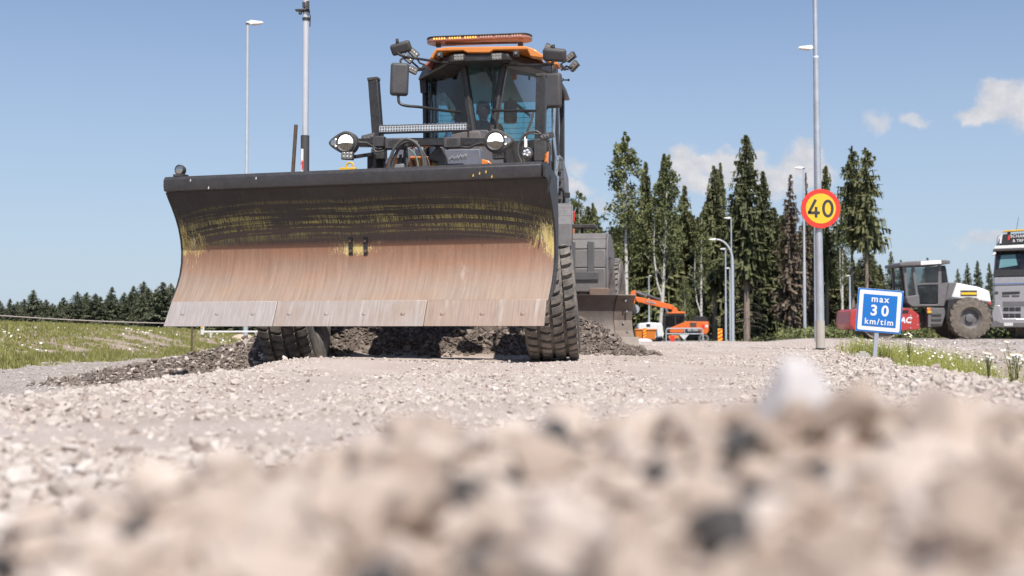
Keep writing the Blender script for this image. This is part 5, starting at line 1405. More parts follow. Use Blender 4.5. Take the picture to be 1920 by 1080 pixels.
ec = eplate('cab', M['black'], [(1243, 614), (1242, 592), (1248, 588), (1280, 588), (1283, 600), (1276, 606), (1256, 614)], -1.15, 1.1)
eplate('cab_window', M['glass_dark'], [(1245, 611), (1245, 593), (1262, 591), (1262, 612)], -1.18, .02, ec, 0)
eplate('cab_window', M['glass_dark'], [(1265, 607), (1265, 591), (1278, 591), (1279, 600), (1272, 606)], -1.18, .02, ec, 0)
eplate('cab_roof', M['exc_orange'], [(1248, 588.5), (1250, 586), (1278, 584), (1283, 587), (1282, 588.5)], -1.2, 1.2, ec)
eplate('boom', M['exc_orange'], [(1189, 556), (1196, 557), (1236, 565), (1260, 572), (1264, 577), (1258, 580), (1246, 578), (1240, 577), (1236, 576), (1194, 566)], -.25, .5)
eplate('boom_foot', M['exc_orange'], [(1260, 574), (1268, 577), (1272, 586), (1260, 588)], -.25, .5)
eplate('stick', M['exc_orange'], [(1181, 553), (1184, 546), (1189, 544), (1192, 546), (1192, 558), (1190, 568), (1187, 572), (1183, 560)], -.2, .4)
eplate('bucket_link', M['dark'], [(1185, 570), (1190, 570), (1194, 584), (1188, 588), (1184, 580)], -.4, .8)
mb = MB(); mb.lathe([(.0, -.2), (.42, -.2), (.42, .2), (0, .2)], EP(1190, 580), (0, 1, 0), 24); mb.build('rotator', pm('grey_disc', (.42, .43, .43), .5), exc, .03)
mb = MB(); mb.cyl(EP(1191, 547), EP(1215, 555), .10, n=10); mb.build('ram_rod', M['chrome'], exc)
mb = MB(); mb.cyl(EP(1213, 554), EP(1238, 563), .16, n=12); mb.build('ram_barrel', M['dark'], exc)
mb = MB(); mb.cyl(EP(1247, 577, -.2), EP(1252, 586, -.2), .12, n=10); mb.build('boom_ram', M['chrome'], exc)
q = eplate('name_plate', M['sign_white'], [(1209.5, 566), (1211, 563.5), (1229, 568), (1228, 570.5)], -.275, .02, exc, 0)
lo_ = EP(1219, 567)+Vector((0, -.29, 0)); lt = lettering('boom', M['sign_black'], exc, lo_, (math.pi/2, rad(13.5), 0)); lt.scale = (.42, .42, 1)
lo_ = EP(1296, 619)+Vector((0, -1.23, 0)); eplate('side_stripe', M['black'], [(1276, 624), (1284, 616), (1306, 616), (1312, 624)], -1.22, .02, exc, 0)
lt = lettering('tail', M['sign_white'], exc, lo_, (math.pi/2, 0, 0)); lt.scale = (.55, .6, 1)
eplate('side_grille', M['rust'], [(1290, 605), (1302, 605), (1302, 613), (1290, 613)], -1.215, .02, exc, 0)
eplate('sticker', M['sign_red'], [(1312.5, 608), (1317, 609), (1317, 616), (1312.5, 616)], -1.27, .02, exc, 0)
eplate('sticker', M['sign_white'], [(1318.5, 609), (1323.5, 609), (1323.5, 614), (1318.5, 614)], -1.27, .02, exc, 0)
eplate('undercarriage', M['dark'], [(1252, 634), (1252, 625), (1322, 625), (1322, 634)], -.8, 1.6)
mb = MB(); mb.box(EP(1282, 627)+Vector((0, 0, .1)), (3.2, 1.6, .3)); mb.build('turntable', M['dark'], exc, .05)
random.seed(2)
def simple_wheel(parent, c, R, w, rim_r, lugs=22, m='tyre', first={}):
    """tyre with chevron lugs and a dished rim, turned about Y"""
    e = bpy.data.objects.new('wheel', None); COL.objects.link(e); e.parent = parent; e.location = c
    key = (R, w, m)
    if key not in first:
        mb = MB(); hw = w/2
        mb.lathe([(rim_r, -hw*.7), (rim_r+.05, -hw*.95), (R*.8, -hw), (R*.95, -hw*.85), (R*.96, 0), (R*.95, hw*.85), (R*.8, hw), (rim_r+.05, hw*.95), (rim_r, hw*.7)], (0, 0, 0), (0, 1, 0), 48, True)
        for i in range(lugs):
            for s in (-1, 1):
                a = 2*math.pi*(i+.25*s)/lugs; b_ = a+2*math.pi/lugs*.75; t = 2*math.pi/lugs*.22
                P = lambda an, y, r: (math.sin(an)*r, y, math.cos(an)*r)
                lo4 = [P(a-t, s*hw*.98, R*.90), P(a+t, s*hw*.98, R*.90), P(b_+t, 0, R*.95), P(b_-t, 0, R*.95)]
                hi4 = [P(a-t*.8, s*hw*.96, R*.985), P(a+t*.8, s*hw*.96, R*.985), P(b_+t*.8, 0, R), P(b_-t*.8, 0, R)]
                mb.hexa(lo4, hi4)
        t_ = mb.build('tyre', M[m], e)
        mb = MB(); mb.lathe([(rim_r+.02, -hw*.72), (rim_r*.92, -hw*.6), (rim_r*.80, -hw*.15), (rim_r*.45, -hw*.22), (rim_r*.42, -hw*.5), (rim_r*.30, -hw*.55), (0, -hw*.55)], (0, 0, 0), (0, 1, 0), 36)
        mb.lathe([(rim_r+.02, hw*.72), (rim_r*.9, hw*.5), (0, hw*.4)], (0, 0, 0), (0, 1, 0), 36)
        r_ = mb.build('rim', M['roller_grey'], e); first[key] = (t_, r_)
    else:
        for q in first[key]:
            c_ = q.copy(); COL.objects.link(c_); c_.parent = e
    return e
for px in (1262, 1316):
    for dy in (-1.0, 1.0): simple_wheel(exc, EP(px, 636)+Vector((0, dy, 0)), .50, .45, .26)

vb = at(1221, 641, 110)
van = thing('delivery_van', 'white van with open door parked beside the orange excavator', 'van', vb)
def vplate(name, m, pts, dy, th, bevel=.05, parent=van):
    mb = MB(); mb.prism([at(x, y, 110)-vb+Vector((0, dy, 0)) for x, y in pts], (0, th, 0)); return mb.build(name, m, parent, bevel)
vplate('body', M['white'], [(1197, 636), (1197, 612), (1200, 606), (1213, 605), (1216, 604.5), (1240, 605.5), (1243, 612), (1244, 636)], 0, 1.9, .12)
vplate('rear_door', M['white'], [(1232, 631), (1231, 608), (1239, 607), (1244, 626), (1243, 630)], -.35, .06, .01)
vplate('side_window', M['glass_dark'], [(1212, 613), (1212, 607), (1219, 607), (1219, 613)], -.012, .02, 0)
vplate('bumper', M['plastic'], [(1196, 638), (1196, 633), (1245, 633), (1245, 638)], -.02, 1.9, .02)
for px in (1204, 1237): simple_wheel(van, at(px, 636, 110)-vb+Vector((0, .15, .0)), .33, .22, .20, 18)
cb = at(1209, 640, 105)
ct = thing('tipping_container', 'orange open waste container standing before the white van', 'container', cb)
mb = MB(); k = 105/FPX
mb.hexa([(-.75, -.7, .15), (.75, -.7, .15), (.75, .7, .15), (-.75, .7, .15)], [(-.86, -.8, 1.0), (.86, -.8, 1.0), (.86, .8, 1.0), (-.86, .8, 1.0)]); mb.build('bin', M['orange'], ct, .02)
mb = MB(); mb.box((0, -.82, .97), (1.76, .06, .10)); mb.build('top_rim', M['orange'], ct, .01)
mb = MB(); mb.box((0, 0, .06), (1.4, 1.2, .16)); mb.build('skid', M['dark'], ct, .01)

# ------------------------------------------------------------------ drum roller
YR = 48.0; kr = YR/FPX
rb = at(1760, 637, YR); rb.z = gz(rb.x, YR)
rol = thing('drum_roller', 'white and grey soil roller with cab and red drum frame behind the blue sign', 'roller', rb)
def RP(px, py, dy=0.0): return at(px, py, YR) - rb + Vector((0, dy, 0))
def rplate(name, m, pts, dy, th, parent=rol, bevel=.02):
    mb = MB(); mb.prism([RP(x, y, dy) for x, y in pts], (0, th, 0)); return mb.build(name, m, parent, bevel)
rwz = .80
simple_wheel(rol, Vector((RP(1819, 600).x, .15, rwz)), .80, .55, .37, 20, 'tyre_brown'); simple_wheel(rol, Vector((RP(1819, 600).x, 1.95, rwz)), .80, .55, .37, 20, 'tyre_brown')
hd_ = rplate('hood', M['white'], [(1785, 557), (1791, 533), (1799, 529), (1840, 537), (1862, 545), (1866, 568), (1862, 567)], .35, 1.4, rol, .05)
rplate('hood_base', M['roller_grey'], [(1777, 600), (1778, 560), (1785, 530), (1800, 528), (1790, 556), (1862, 568), (1868, 605), (1858, 605), (1850, 570), (1796, 562), (1788, 600)], .30, 1.5)
rplate('wheel_arch', M['black'], [(1776, 600), (1779, 562), (1790, 558), (1836, 563), (1858, 570), (1864, 603), (1855, 603), (1845, 575), (1820, 566), (1798, 570), (1786, 585), (1782, 602)], .05, .35)
rplate('decal', M['sign_black'], [(1807, 544), (1838, 544), (1838, 555), (1807, 555)], .345, .01, hd_, 0)
rplate('decal_stripe', M['sign_yellow'], [(1808, 547.5), (1837, 547.5), (1837, 552), (1808, 552)], .340, .008, hd_, 0)
rplate('tail_lamp', M['red_lens'], [(1859, 567), (1864, 567), (1864, 572), (1859, 572)], .30, .05, hd_, 0)
rc = rplate('cab', M['roller_grey'], [(1703, 560), (1712, 574), (1775, 574), (1783, 530), (1779, 505), (1777, 497), (1768, 497), (1766, 530), (1763, 570), (1728, 570), (1722, 552)], .25, 1.6)
rplate('cab_roof', M['roller_grey'], [(1688, 499), (1688, 493), (1700, 490), (1770, 487), (1782, 488), (1783, 494), (1766, 496)], .05, 2.0, rc, .03)
rplate('roof_panel', M['white'], [(1727, 497), (1727, 489.5), (1765, 487.3), (1766, 494.5)], .03, .3, rc, .01)
for (a, b_) in (((1700, 497), (1705, 560)), ((1716, 497), (1726, 572)), ((1766, 497), (1765, 572))):
    for dy in (.28, 1.80):
        mb = MB(); mb.bar(RP(*a, dy), RP(*b_, dy), .10, .07, (0, 1, 0)); mb.build('pillar', M['roller_grey'], rc, .01)
mb = MB(); mb.bar(RP(1724, 532, .26), RP(1766, 531, .26), .04, .06); mb.build('door_bar', M['roller_grey'], rc)
rplate('door_window', M['glass'], [(1719, 531), (1717, 499), (1764, 498), (1764, 530)], .27, .01, rc, 0); rplate('door_window', M['glass_dark'], [(1727, 568), (1721, 534), (1763, 533), (1761, 568)], .27, .01, rc, 0)
rplate('front_window', M['glass'], [(1704, 557), (1700, 499), (1714, 499), (1722, 555)], .27, .01, rc, 0)
rplate('front_window', M['glass'], [(1704, 557), (1700, 499), (1714, 499), (1722, 555)], 1.8, .01, rc, 0); rplate('door_window', M['glass'], [(1727, 568), (1717, 499), (1764, 498), (1761, 568)], 1.8, .01, rc, 0)
rplate('rear_window', M['glass_dark'], [(1769, 498), (1777, 500), (1781, 528), (1770, 530)], .24, .01, rc, 0)
rplate('cab_corner', M['roller_grey'], [(1701, 556), (1726, 552), (1728, 575), (1712, 575), (1704, 568)], .15, 1.8, rc, .03)
mb = MB(); mb.box(RP(1752, 560, 1.0), (.5, .5, .5)); mb.box(RP(1757, 545, 1.0), (.15, .5, .6)); mb.build('seat', M['interior'], rc, .04)
mb = MB(); mb.box(Vector((0, 0, 0)), (.34, .5, .18), (0, rad(10), 0)); mb.box((.05, 0, -.2), (.12, .46, .3)); o = mb.build('safety_vest', M['hivis'], None, .06); p_ = rb + RP(1745, 544, 1.0); o.location = p_; tag(o, 'yellow hi-vis vest lying over the roller seat inside its cab', 'vest')
rplate('step_box', M['roller_grey'], [(1744, 614), (1744, 590), (1746, 577), (1775, 577), (1778, 586), (1770, 612)], .25, .5)
for y in (590, 599, 608):
    mb = MB(); mb.bar(RP(1750, y, .23), RP(1769, y, .23), .04, .06); mb.build('step', M['dark'], rol)
rplate('lamp', M['yellow'], [(1742, 587), (1742, 583), (1750, 583), (1750, 587)], .2, .1, rol, .01); rplate('lamp', M['orange'], [(1742, 583), (1742, 577), (1748, 577), (1748, 583)], .2, .1, rol, .01)
rplate('hitch', M['dark'], [(1715, 612), (1715, 585), (1782, 582), (1782, 605), (1760, 615)], .7, .7)
dfr = rplate('drum_frame', M['red'], [(1594, 608), (1596, 584), (1604, 579), (1694, 577), (1709, 579), (1724, 590), (1726, 617), (1692, 620), (1602, 618)], .05, .14)
rplate('drum_frame_beam', M['red'], [(1594, 608), (1596, 584), (1604, 579), (1612, 580), (1612, 615), (1602, 618)], .2, 1.8); rplate('drum_frame_beam', M['red'], [(1700, 618), (1702, 579), (1709, 579), (1724, 590), (1726, 617)], .2, 1.8)
rplate('drum_frame', M['red'], [(1594, 608), (1596, 584), (1604, 579), (1694, 577), (1709, 579), (1724, 590), (1726, 617), (1692, 620), (1602, 618)], 2.0, .12)
rplate('frame_opening', M['interior'], [(1692, 588), (1692, 582), (1704, 581), (1704, 588)], .045, .01, dfr, 0)
for i in range(4):
    mb = MB(); p = RP(1708, 591+i*8, .05); mb.cyl(p, p+Vector((0, -.02, 0)), .022, n=8); mb.build('bolt', M['galv'], dfr)
    if i % 2 == 0:
        mb = MB(); p = RP(1721, 593+i*8, .05); mb.cyl(p, p+Vector((0, -.02, 0)), .022, n=8); mb.build('bolt', M['galv'], dfr)
lo_ = RP(1674, 600, .046); lettering('drum', M['sign_white'], rol, lo_, (math.pi/2, 0, 0))
mb = MB(); dc_ = Vector((RP(1655, 600).x, 0, .76)); mb.lathe([(.0, .22), (.68, .22), (.70, .20), (.76, .20), (.76, 1.95), (.70, 1.95), (.68, 1.93), (0, 1.93)], dc_, (0, 1, 0), 64); mb.build('drum', pm('drum_steel', (.16, .14, .125), .5, .5, .2, 3, .2), rol)
mb = MB(); mb.lathe([(.745, .17), (.775, .17), (.775, .22), (.745, .22)], dc_, (0, 1, 0), 64, True); mb.build('drum_edge', pm('bright_drum_edge', (.45, .37, .30), .5, .2), rol)

# ------------------------------------------------------------------ truck
YT = 50.0; kt = YT/FPX
tb = at(1925, 637, YT); tb.z = gz(tb.x, YT)
trk = thing('tipper_truck', 'silver grey tipper truck cut by the frame edge behind the roller', 'truck', tb, -math.atan(906/FPX))
def TP(px, py, dy=0.0): return at(px, py, YT) - tb + Vector((0, dy, 0))
def tplate(name, m, pts, dy, th, parent=trk, bevel=.015):
    mb = MB(); mb.prism([TP(x, y, dy) for x, y in pts], (0, th, 0)); return mb.build(name, m, parent, bevel)
XR = 1982
tc = tplate('cab', M['truck_grey'], [(1866, 600), (1866, 517), (XR, 517), (XR, 600)], 0, 2.2, trk, .08)
mb = MB(); mb.hexa([TP(1866, 517, .02), TP(XR, 517, .02), TP(XR, 517, 2.2), TP(1866, 517, 2.2)], [TP(1870, 468, .25), TP(XR-4, 468, .25), TP(XR-4, 468, 2.2), TP(1870, 468, 2.2)])
mb.hexa([TP(1869, 468, .25), TP(XR-4, 468, .25), TP(XR-4, 468, 2.2), TP(1869, 468, 2.2)], [TP(1874, 438, .55), TP(XR-8, 438, .55), TP(XR-8, 438, 2.2), TP(1874, 438, 2.2)]); mb.build('cab_top', M['truck_grey'], tc, .05)
def tquad(name, m, a, b_, c_, d_): mb = MB(); mb.slab([TP(*a), TP(*b_), TP(*c_), TP(*d_)], .02); return mb.build(name, m, tc, smooth=False)
tquad('windscreen', M['glass_dark'], (1869, 506, .02), (XR-3, 506, .02), (XR-6, 470, .20), (1872, 470, .20))
tquad('windscreen_sky_patch', pm('screen_sky_paint', (.13, .25, .27), .05, .0, .1, 2, 0), (1876, 502, .03), (1909, 497, .05), (1905, 476, .15), (1880, 478, .15))  # sky showing in the screen, painted as an opaque teal patch
tquad('dash_band', M['black'], (1866, 517, -.01), (XR, 517, -.01), (XR-2, 505, .01), (1868, 505, .01))
tplate('sun_visor', M['white'], [(1866, 466), (1870, 460), (XR-4, 457), (XR, 464)], -.12, .5, tc, .02)
tplate('sun_visor_lower', M['plastic'], [(1865, 470), (1867, 466), (XR, 464), (XR, 468)], -.10, .4, tc, .01)
tplate('roof_sign', M['black'], [(1881, 457), (1883, 438), (XR-16, 436), (XR-14, 455)], .05, .4, tc, .02)
lettering('roof1', M['sign_white'], tc, TP(1912, 442, .04), (math.pi/2, 0, 0)); lettering('roof2', M['sign_white'], tc, TP(1910, 450.5, .04), (math.pi/2, 0, 0))
tplate('emblem', M['sign_red'], [(1892, 449), (1893, 441), (1896, 441), (1895, 449)], .04, .01, tc, 0)
tplate('side_deflector', M['white'], [(1877, 455), (1879, 440), (1884, 437), (1882, 455)], .10, .3, tc, .01)
tplate('roof_rack', M['yellow'], [(1883, 433), (1884, 430), (XR-16, 426), (XR-16, 430)], .35, .25, tc, .01)
tplate('rack_foot', M['dark'], [(1890, 438), (1892, 431), (1897, 431), (1897, 438)], .4, .2, tc, 0)
mb = MB(); mb.tube([TP(1907, 430, .5), TP(1911, 405, .5)], .008, 5); mb.build('antenna', M['black'], tc)
tplate('panel_line', M['black'], [(1867, 534), (XR, 532), (XR, 533), (1867, 535)], -.012, .01, tc, 0)
tplate('chrome_line', M['sign_blue'], [(1868, 531.2), (XR, 530), (XR, 530.8), (1868, 532)], -.012, .01, tc, 0)
tplate('upper_grille', M['black'], [(1882, 552), (1882, 547), (1913, 546), (1913, 551)], -.015, .05, tc, .006)
tplate('air_slot', M['dark'], [(1882, 556), (1882, 553.5), (1895, 553.5), (1895, 556)], -.015, .05, tc, 0); tplate('air_slot', M['dark'], [(1899, 556), (1899, 553.5), (1912, 553.5), (1912, 556)], -.015, .05, tc, 0)
tplate('badge', M['dark'], [(1869, 551), (1869, 546), (1875, 546), (1875, 551)], -.012, .02, tc, 0)
tplate('mesh_grille', M['roller_grey'], [(1883, 574), (1883, 565), (XR-16, 565), (XR-16, 574)], -.012, .05, tc, .004)
for r in range(2):
    for cix in range(3):
        for rr in range(2):
            x0 = 1884+cix*10.5; y0 = 576+r*12+rr*4
            tplate('grille_slot', M['interior'], [(x0, y0), (x0+9.5, y0), (x0+9.5, y0+3), (x0, y0+3)], -.016, .05, tc, 0)
tplate('lower_front', M['truck_grey'], [(1862, 606), (1864, 585), (1868, 572), (1878, 572), (1884, 597), (XR, 597), (XR, 606)], -.10, .5, trk, .03)
tplate('bumper', M['roller_grey'], [(1861, 614), (1861, 603), (1872, 600), (1880, 604), (XR, 604), (XR, 614)], -.14, .6, trk, .03)
tplate('number_plate', M['offwhite'], [(1885, 611), (1885, 605), (1901, 605), (1901, 611)], -.15, .02, trk, 0)
tplate('mirror_housing', M['white'], [(1863, 478), (1868, 472), (1872, 473), (1868, 478)], -.1, .3, trk, .02)
tplate('chassis', M['dark'], [(1890, 622), (1890, 608), (XR-20, 608), (XR-20, 622)], .8, 6.5)
tplate('tipper_body', M['dark'], [(1870, 600), (1868, 520), (XR, 520), (XR, 600)], 2.6, 5.2, trk, .05)
for dy in (1.2, 5.2, 6.5):
    for px in (1906, 1972):
        e = simple_wheel(trk, Vector((TP(px, 600).x+(.15 if px < 1940 else -.15), dy, .52)), .52, .34, .29, 24); e.rotation_euler = (0, 0, math.pi/2)

# ------------------------------------------------------------------ vegetation
def leaf_mat(name, stops, rough=.7):
    m, g, b = new_mat(name)
    cr = g.add('ShaderNodeValToRGB'); g.l.new(g.attr('tone'), cr.inputs[0]); el = cr.color_ramp.elements
    while len(el) < len(stops): el.new(.5)
    for e, (p, c) in zip(el, stops): e.position = p; e.color = (*c, 1)
    oi = g.add('ShaderNodeObjectInfo').outputs['Random']
    c = g.mix(1.0, cr.outputs[0], g.mix(oi, (.80, .82, .80), (1.18, 1.15, 1.08)), 'MULTIPLY')
    g.put(b.inputs['Base Color'], c); b.inputs['Roughness'].default_value = rough
    b.inputs['Specular IOR Level'].default_value = .2
    return m
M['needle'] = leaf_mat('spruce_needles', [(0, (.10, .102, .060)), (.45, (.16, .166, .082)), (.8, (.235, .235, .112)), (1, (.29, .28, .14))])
M['needle_hazed'] = leaf_mat('hazed_spruce_needles', [(0, (.15, .162, .11)), (.5, (.21, .225, .145)), (1, (.27, .28, .175))])  # paler and flatter than near needles: distance haze put into the colour
M['needle_dead'] = leaf_mat('dying_spruce_twigs', [(0, (.085, .066, .052)), (.5, (.165, .128, .10)), (1, (.23, .18, .135))])
M['birch_leaf'] = leaf_mat('birch_leaves', [(0, (.080, .092, .040)), (.5, (.155, .170, .072)), (1, (.25, .26, .115))])
M['spruce_bark'] = pm('spruce_bark', (.17, .125, .10), .9, 0, .3, 4, 0, .4, 20)
M['pale_bark'] = pm('pale_spruce_bark', (.30, .235, .19), .9, 0, .25, 4, 0, .4, 20)
def birch_bark():
    m, g, b = new_mat('birch_bark')
    co = g.add('ShaderNodeTexCoord').outputs['Object']
    n = g.noise(g.vmath('MULTIPLY', co, (60., 60., 90.)), 1.0, 4, .6); n2 = g.noise(g.vmath('MULTIPLY', co, (20., 20., 8.)), 1.0, 3, .5)
    c = g.mix(g.rng(n, .56, .64), (.62, .58, .53), (.06, .05, .045)); c = g.mix(g.rng(n2, .6, .75, 0, .7), c, (.20, .16, .13))
    g.put(b.inputs['Base Color'], c); b.inputs['Roughness'].default_value = .8
    return m
M['birch_bark'] = birch_bark()

def quads(C, A, B, tone):
    """quads centred at C spanned by A and B"""
    n = len(C); V = np.stack([C-A-B, C+A-B, C+A+B, C-A+B], 1).reshape(-1, 3); F = np.arange(n*4).reshape(n, 4)
    return V, F, np.repeat(tone, 4)
def spruce_mesh(seed, base=.06, width=.15, dens=1.0, droop=.35, ragged=.25, dead=0.0, power=.85):
    """unit-height spruce crown: whorls of drooping boughs hung with sprays"""
    r = np.random.default_rng(seed); C, A, B, T = [], [], [], []
    z = base
    while z < .995:
        t = (z-base)/(1-base); R = width*(1-t)**power*(1 if t > .12 else .65+.35*t/.12)
        nb = int(round((6+5*(1-t))*dens)); 
        for k in range(max(3, nb)):
            az = r.uniform(0, 2*np.pi); ln = R*r.uniform(1-ragged*1.4, 1+ragged*.6)+.004
            d = np.array([np.cos(az), np.sin(az), 0]); s = np.array([-d[1], d[0], 0]); dr = droop*r.uniform(.6, 1.3)*(1.0-.9*t); lift = .35*t
            m = max(3, int(5+9*ln/width)); tb = r.uniform(0, .35)
            for i in range(m):
                f = (i+.6)/m; 
                pz = z - ln*dr*f*1.2 + ln*lift*f + .25*ln*dr*f**3
                p = d*ln*f + np.array([0, 0, pz])
                sw = ln*(.24*(1-f*.7)+.04)*r.uniform(.6, 1.2); sl = ln*.75/m + .003
                C.append(p + r.normal(0, .0018, 3)); a = s*sw*.5 + np.array([0, 0, -1])*sw*.22*r.uniform(-1, 1); A.append(a)
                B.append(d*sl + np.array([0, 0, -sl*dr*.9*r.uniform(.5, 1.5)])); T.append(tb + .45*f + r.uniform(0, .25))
                if r.random() < .75:    # hanging twigs
                    h = (.010+.018*(1-t))*r.uniform(.5, 1.3); C.append(p + np.array([0, 0, -h*.6]) + s*sw*r.uniform(-.4, .4)); A.append(s*sw*.28 + d*r.uniform(-.004, .004)); B.append(np.array([0, 0, -h]) + d*h*.2); T.append(tb + .1*f + r.uniform(0, .2))
        z += (.010+.008*(1-t))*r.uniform(.7, 1.3)/max(dens, .5)
    V, F, t_ = quads(np.array(C), np.array(A), np.array(B), np.clip(np.array(T), 0, 1))
    return V, F, t_
def trunk_mesh(seed, r0=.011, twigs=0, low=.05, high=.4, tl=.05):
    random.seed(seed); mb = MB(); P = []; ox = oy = 0
    for i in range(9):
        P.append((ox, oy, i/8*.97)); ox += random.uniform(-.0022, .0022); oy += random.uniform(-.0022, .0022)
    mb.tube(P, [r0*(1-.9*i/8)+.0008 for i in range(9)], 8)
    for k in range(twigs):
        z = random.uniform(low, high); a = random.uniform(0, 6.28); l = tl*random.uniform(.4, 1.2)
        mb.tube([(0, 0, z), (math.cos(a)*l*.6, math.sin(a)*l*.6, z-l*.10), (math.cos(a)*l, math.sin(a)*l, z-l*.35)], [.0012, .0009, .0005], 3)
    return mb
def birch_crown(seed, trunk, base=.3, width=.13, n=4200):
    """leaf clumps spread round limbs of the given trunk line"""
    r = np.random.default_rng(seed); C, A, B, T = [], [], [], []
    clumps = []
    for k in range(120):
        t = r.random()**.9; z = base+(1-base)*t; i = min(int(z*8), 7); f = z*8-i
        o = np.array(trunk[i])*(1-f)+np.array(trunk[i+1])*f
        R = width*math.sin(math.pi*min(1, .18+.80*t))**.8
        az = r.uniform(0, 6.283); q = r.random()**.6
        clumps.append((o+np.array([math.cos(az)*R*q, math.sin(az)*R*q, r.normal(0, .012)]), R*r.uniform(.16, .38)+.006, r.uniform(0, .5)))
    per = n//len(clumps)
    for c, R, tb in clumps:
        d = r.normal(0, 1, (per, 3)); d /= np.linalg.norm(d, axis=1)[:, None]; q = r.random(per)**.5
        p = c + d*(q*R)[:, None]*np.array([1, 1, 1.25]); p[:, 2] -= R*.35*r.random(per)
        a = r.normal(0, 1, (per, 3)); a /= np.linalg.norm(a, axis=1)[:, None]; b = np.cross(a, r.normal(0, 1, (per, 3))); b /= np.linalg.norm(b, axis=1)[:, None]
        s = r.uniform(.0028, .0062, per)[:, None]
        C.append(p); A.append(a*s); B.append(b*s*.75); T.append(np.clip(tb + r.uniform(0, .5, per), 0, 1))
    return quads(np.concatenate(C), np.concatenate(A), np.concatenate(B), np.concatenate(T))
def birch_trunk(seed, lean=0.0, fork=False, r0=.0115):
    random.seed(seed); P = []; x = y = 0.0
    for i in range(9):
        P.append((x, y, i/8)); x += lean/8*(1+.6*math.sin(i)) + random.uniform(-.003, .003); y += random.uniform(-.003, .003)
    mb = MB(); mb.tube(P, [r0*(1-.86*i/8) for i in range(9)], 10)
    for k in range(16):
        z = random.uniform(.28, .9); i = int(z*8); f = z*8-i; o = Vector(P[i]).lerp(Vector(P[i+1]), f); a = random.uniform(0, 6.28); l = .10*(1.1-z)+.03
        mb.tube([o, o+Vector((math.cos(a)*l*.5, math.sin(a)*l*.5, l*.9)), o+Vector((math.cos(a)*l, math.sin(a)*l, l*1.4))], [.0022*(1.2-z), .0014*(1.2-z), .0005], 4)
    if fork:
        o = Vector(P[2]); mb.tube([o, o+Vector((-.03, 0, .10)), o+Vector((-.045, 0, .25)), o+Vector((-.04, 0, .5))], [.006, .005, .004, .001], 8)
    return mb, P
def mesh_of(mb, name, m):
    o = mb.build(name, m); me = o.data; bpy.data.objects.remove(o); return me
KINDS = {}
def kind(key, crown, trunk_mb, tm, lm):
    V, F, t = crown; KINDS[key] = (mesh_of(trunk_mb, 'trunk', tm), np_mesh('crown', V, F, lm, {'tone': t}))
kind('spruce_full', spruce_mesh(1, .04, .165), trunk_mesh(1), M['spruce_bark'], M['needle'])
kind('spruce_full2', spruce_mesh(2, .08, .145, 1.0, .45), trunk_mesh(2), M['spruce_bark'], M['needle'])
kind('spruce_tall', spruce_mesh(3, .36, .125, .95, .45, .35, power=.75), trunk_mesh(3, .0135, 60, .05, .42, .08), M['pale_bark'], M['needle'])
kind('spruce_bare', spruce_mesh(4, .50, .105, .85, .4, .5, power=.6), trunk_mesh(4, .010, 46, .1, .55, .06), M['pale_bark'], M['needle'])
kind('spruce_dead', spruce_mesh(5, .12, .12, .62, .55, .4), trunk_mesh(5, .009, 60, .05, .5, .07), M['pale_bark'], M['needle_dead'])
kind('spruce_far', spruce_mesh(6, .02, .19, .8), trunk_mesh(6), M['spruce_bark'], M['needle_hazed'])
kind('spruce_far2', spruce_mesh(7, .02, .16, .8, .5), trunk_mesh(7), M['spruce_bark'], M['needle_hazed'])
kind('spruce_far3', spruce_mesh(8, .02, .23, .8, .3, .35), trunk_mesh(8), M['spruce_bark'], M['needle_hazed'])
for key, sd, ln, fk, bs_, wd, nn in (('birch_big', 11, .0, False, .38, .115, 5600), ('birch_lean', 12, .055, True, .42, .11, 4600), ('birch_thin', 13, .012, True, .40, .075, 2600), ('birch_low', 14, .0, False, .12, .19, 5200)):
    mb, P = birch_trunk(sd, ln, fk); kind(key, birch_crown(sd, P, bs_, wd, nn), mb, M['birch_bark'], M['birch_leaf'])
G1, G2 = 'trees at the wood edge behind the excavator', 'spruces filling the wood behind the front row'
def tree(key, name, px, Y, ytop, label, group, wide=1.0, rz=None, ybase=None):
    x = at(px, 600, Y).x; zb = gz(x, Y)-.1; h = at(px, ytop, Y).z - zb
    o = thing(name, label, 'tree', (x, Y, zb), random.uniform(0, 6.28) if rz is None else rz, group)
    wide *= 1.0 if group != G2 else 1.12
    o.scale = (h*wide, h*wide, h)
    for nm, me in zip(('trunk', 'crown'), KINDS[key]): link(nm, me, None, o, smooth=False)
    return o
random.seed(41)
tree('birch_big', 'birch_tree', 1174, 128, 256, 'tall birch with white trunk above the grader rear fender, leftmost big birch', G1, 1.0, .5)
tree('birch_lean', 'birch_tree', 1236, 126, 300, 'birch with forked leaning white trunk standing behind the white van', G1, 1.0, 0.0)
tree('birch_thin', 'birch_tree', 1314, 124, 405, 'thin short birch with twin white stems above the excavator tail', G1, 1.1, 0.0)
tree('birch_thin', 'birch_tree', 1580, 122, 395, 'slender birch with white trunk just beside the round 40 sign', G1, 1.1, 1.0)
tree('spruce_full2', 'spruce_tree', 1246, 138, 287, 'dark spruce whose pointed top rises behind the leaning birch', G1, 1.1)
tree('spruce_full', 'spruce_tree', 1212, 140, 300, 'spruce between the two white-trunked birches', G1, .95)
tree('spruce_full', 'spruce_tree', 1285, 142, 345, 'broad spruce on the shoulder behind the excavator, right of the leaning birch', G1, 1.2)
tree('spruce_tall', 'spruce_tree', 1341, 136, 308, 'dark spruce standing behind the curved-arm street lamp', G1, 1.05)
tree('spruce_full2', 'spruce_tree', 1352, 146, 304, 'narrow spruce top doubled close behind another, by the curved lamp', G1, .8)
tree('spruce_tall', 'spruce_tree', 1400, 126, 250, 'tallest spruce of the wood with pale bare lower trunk', G1, 1.15)
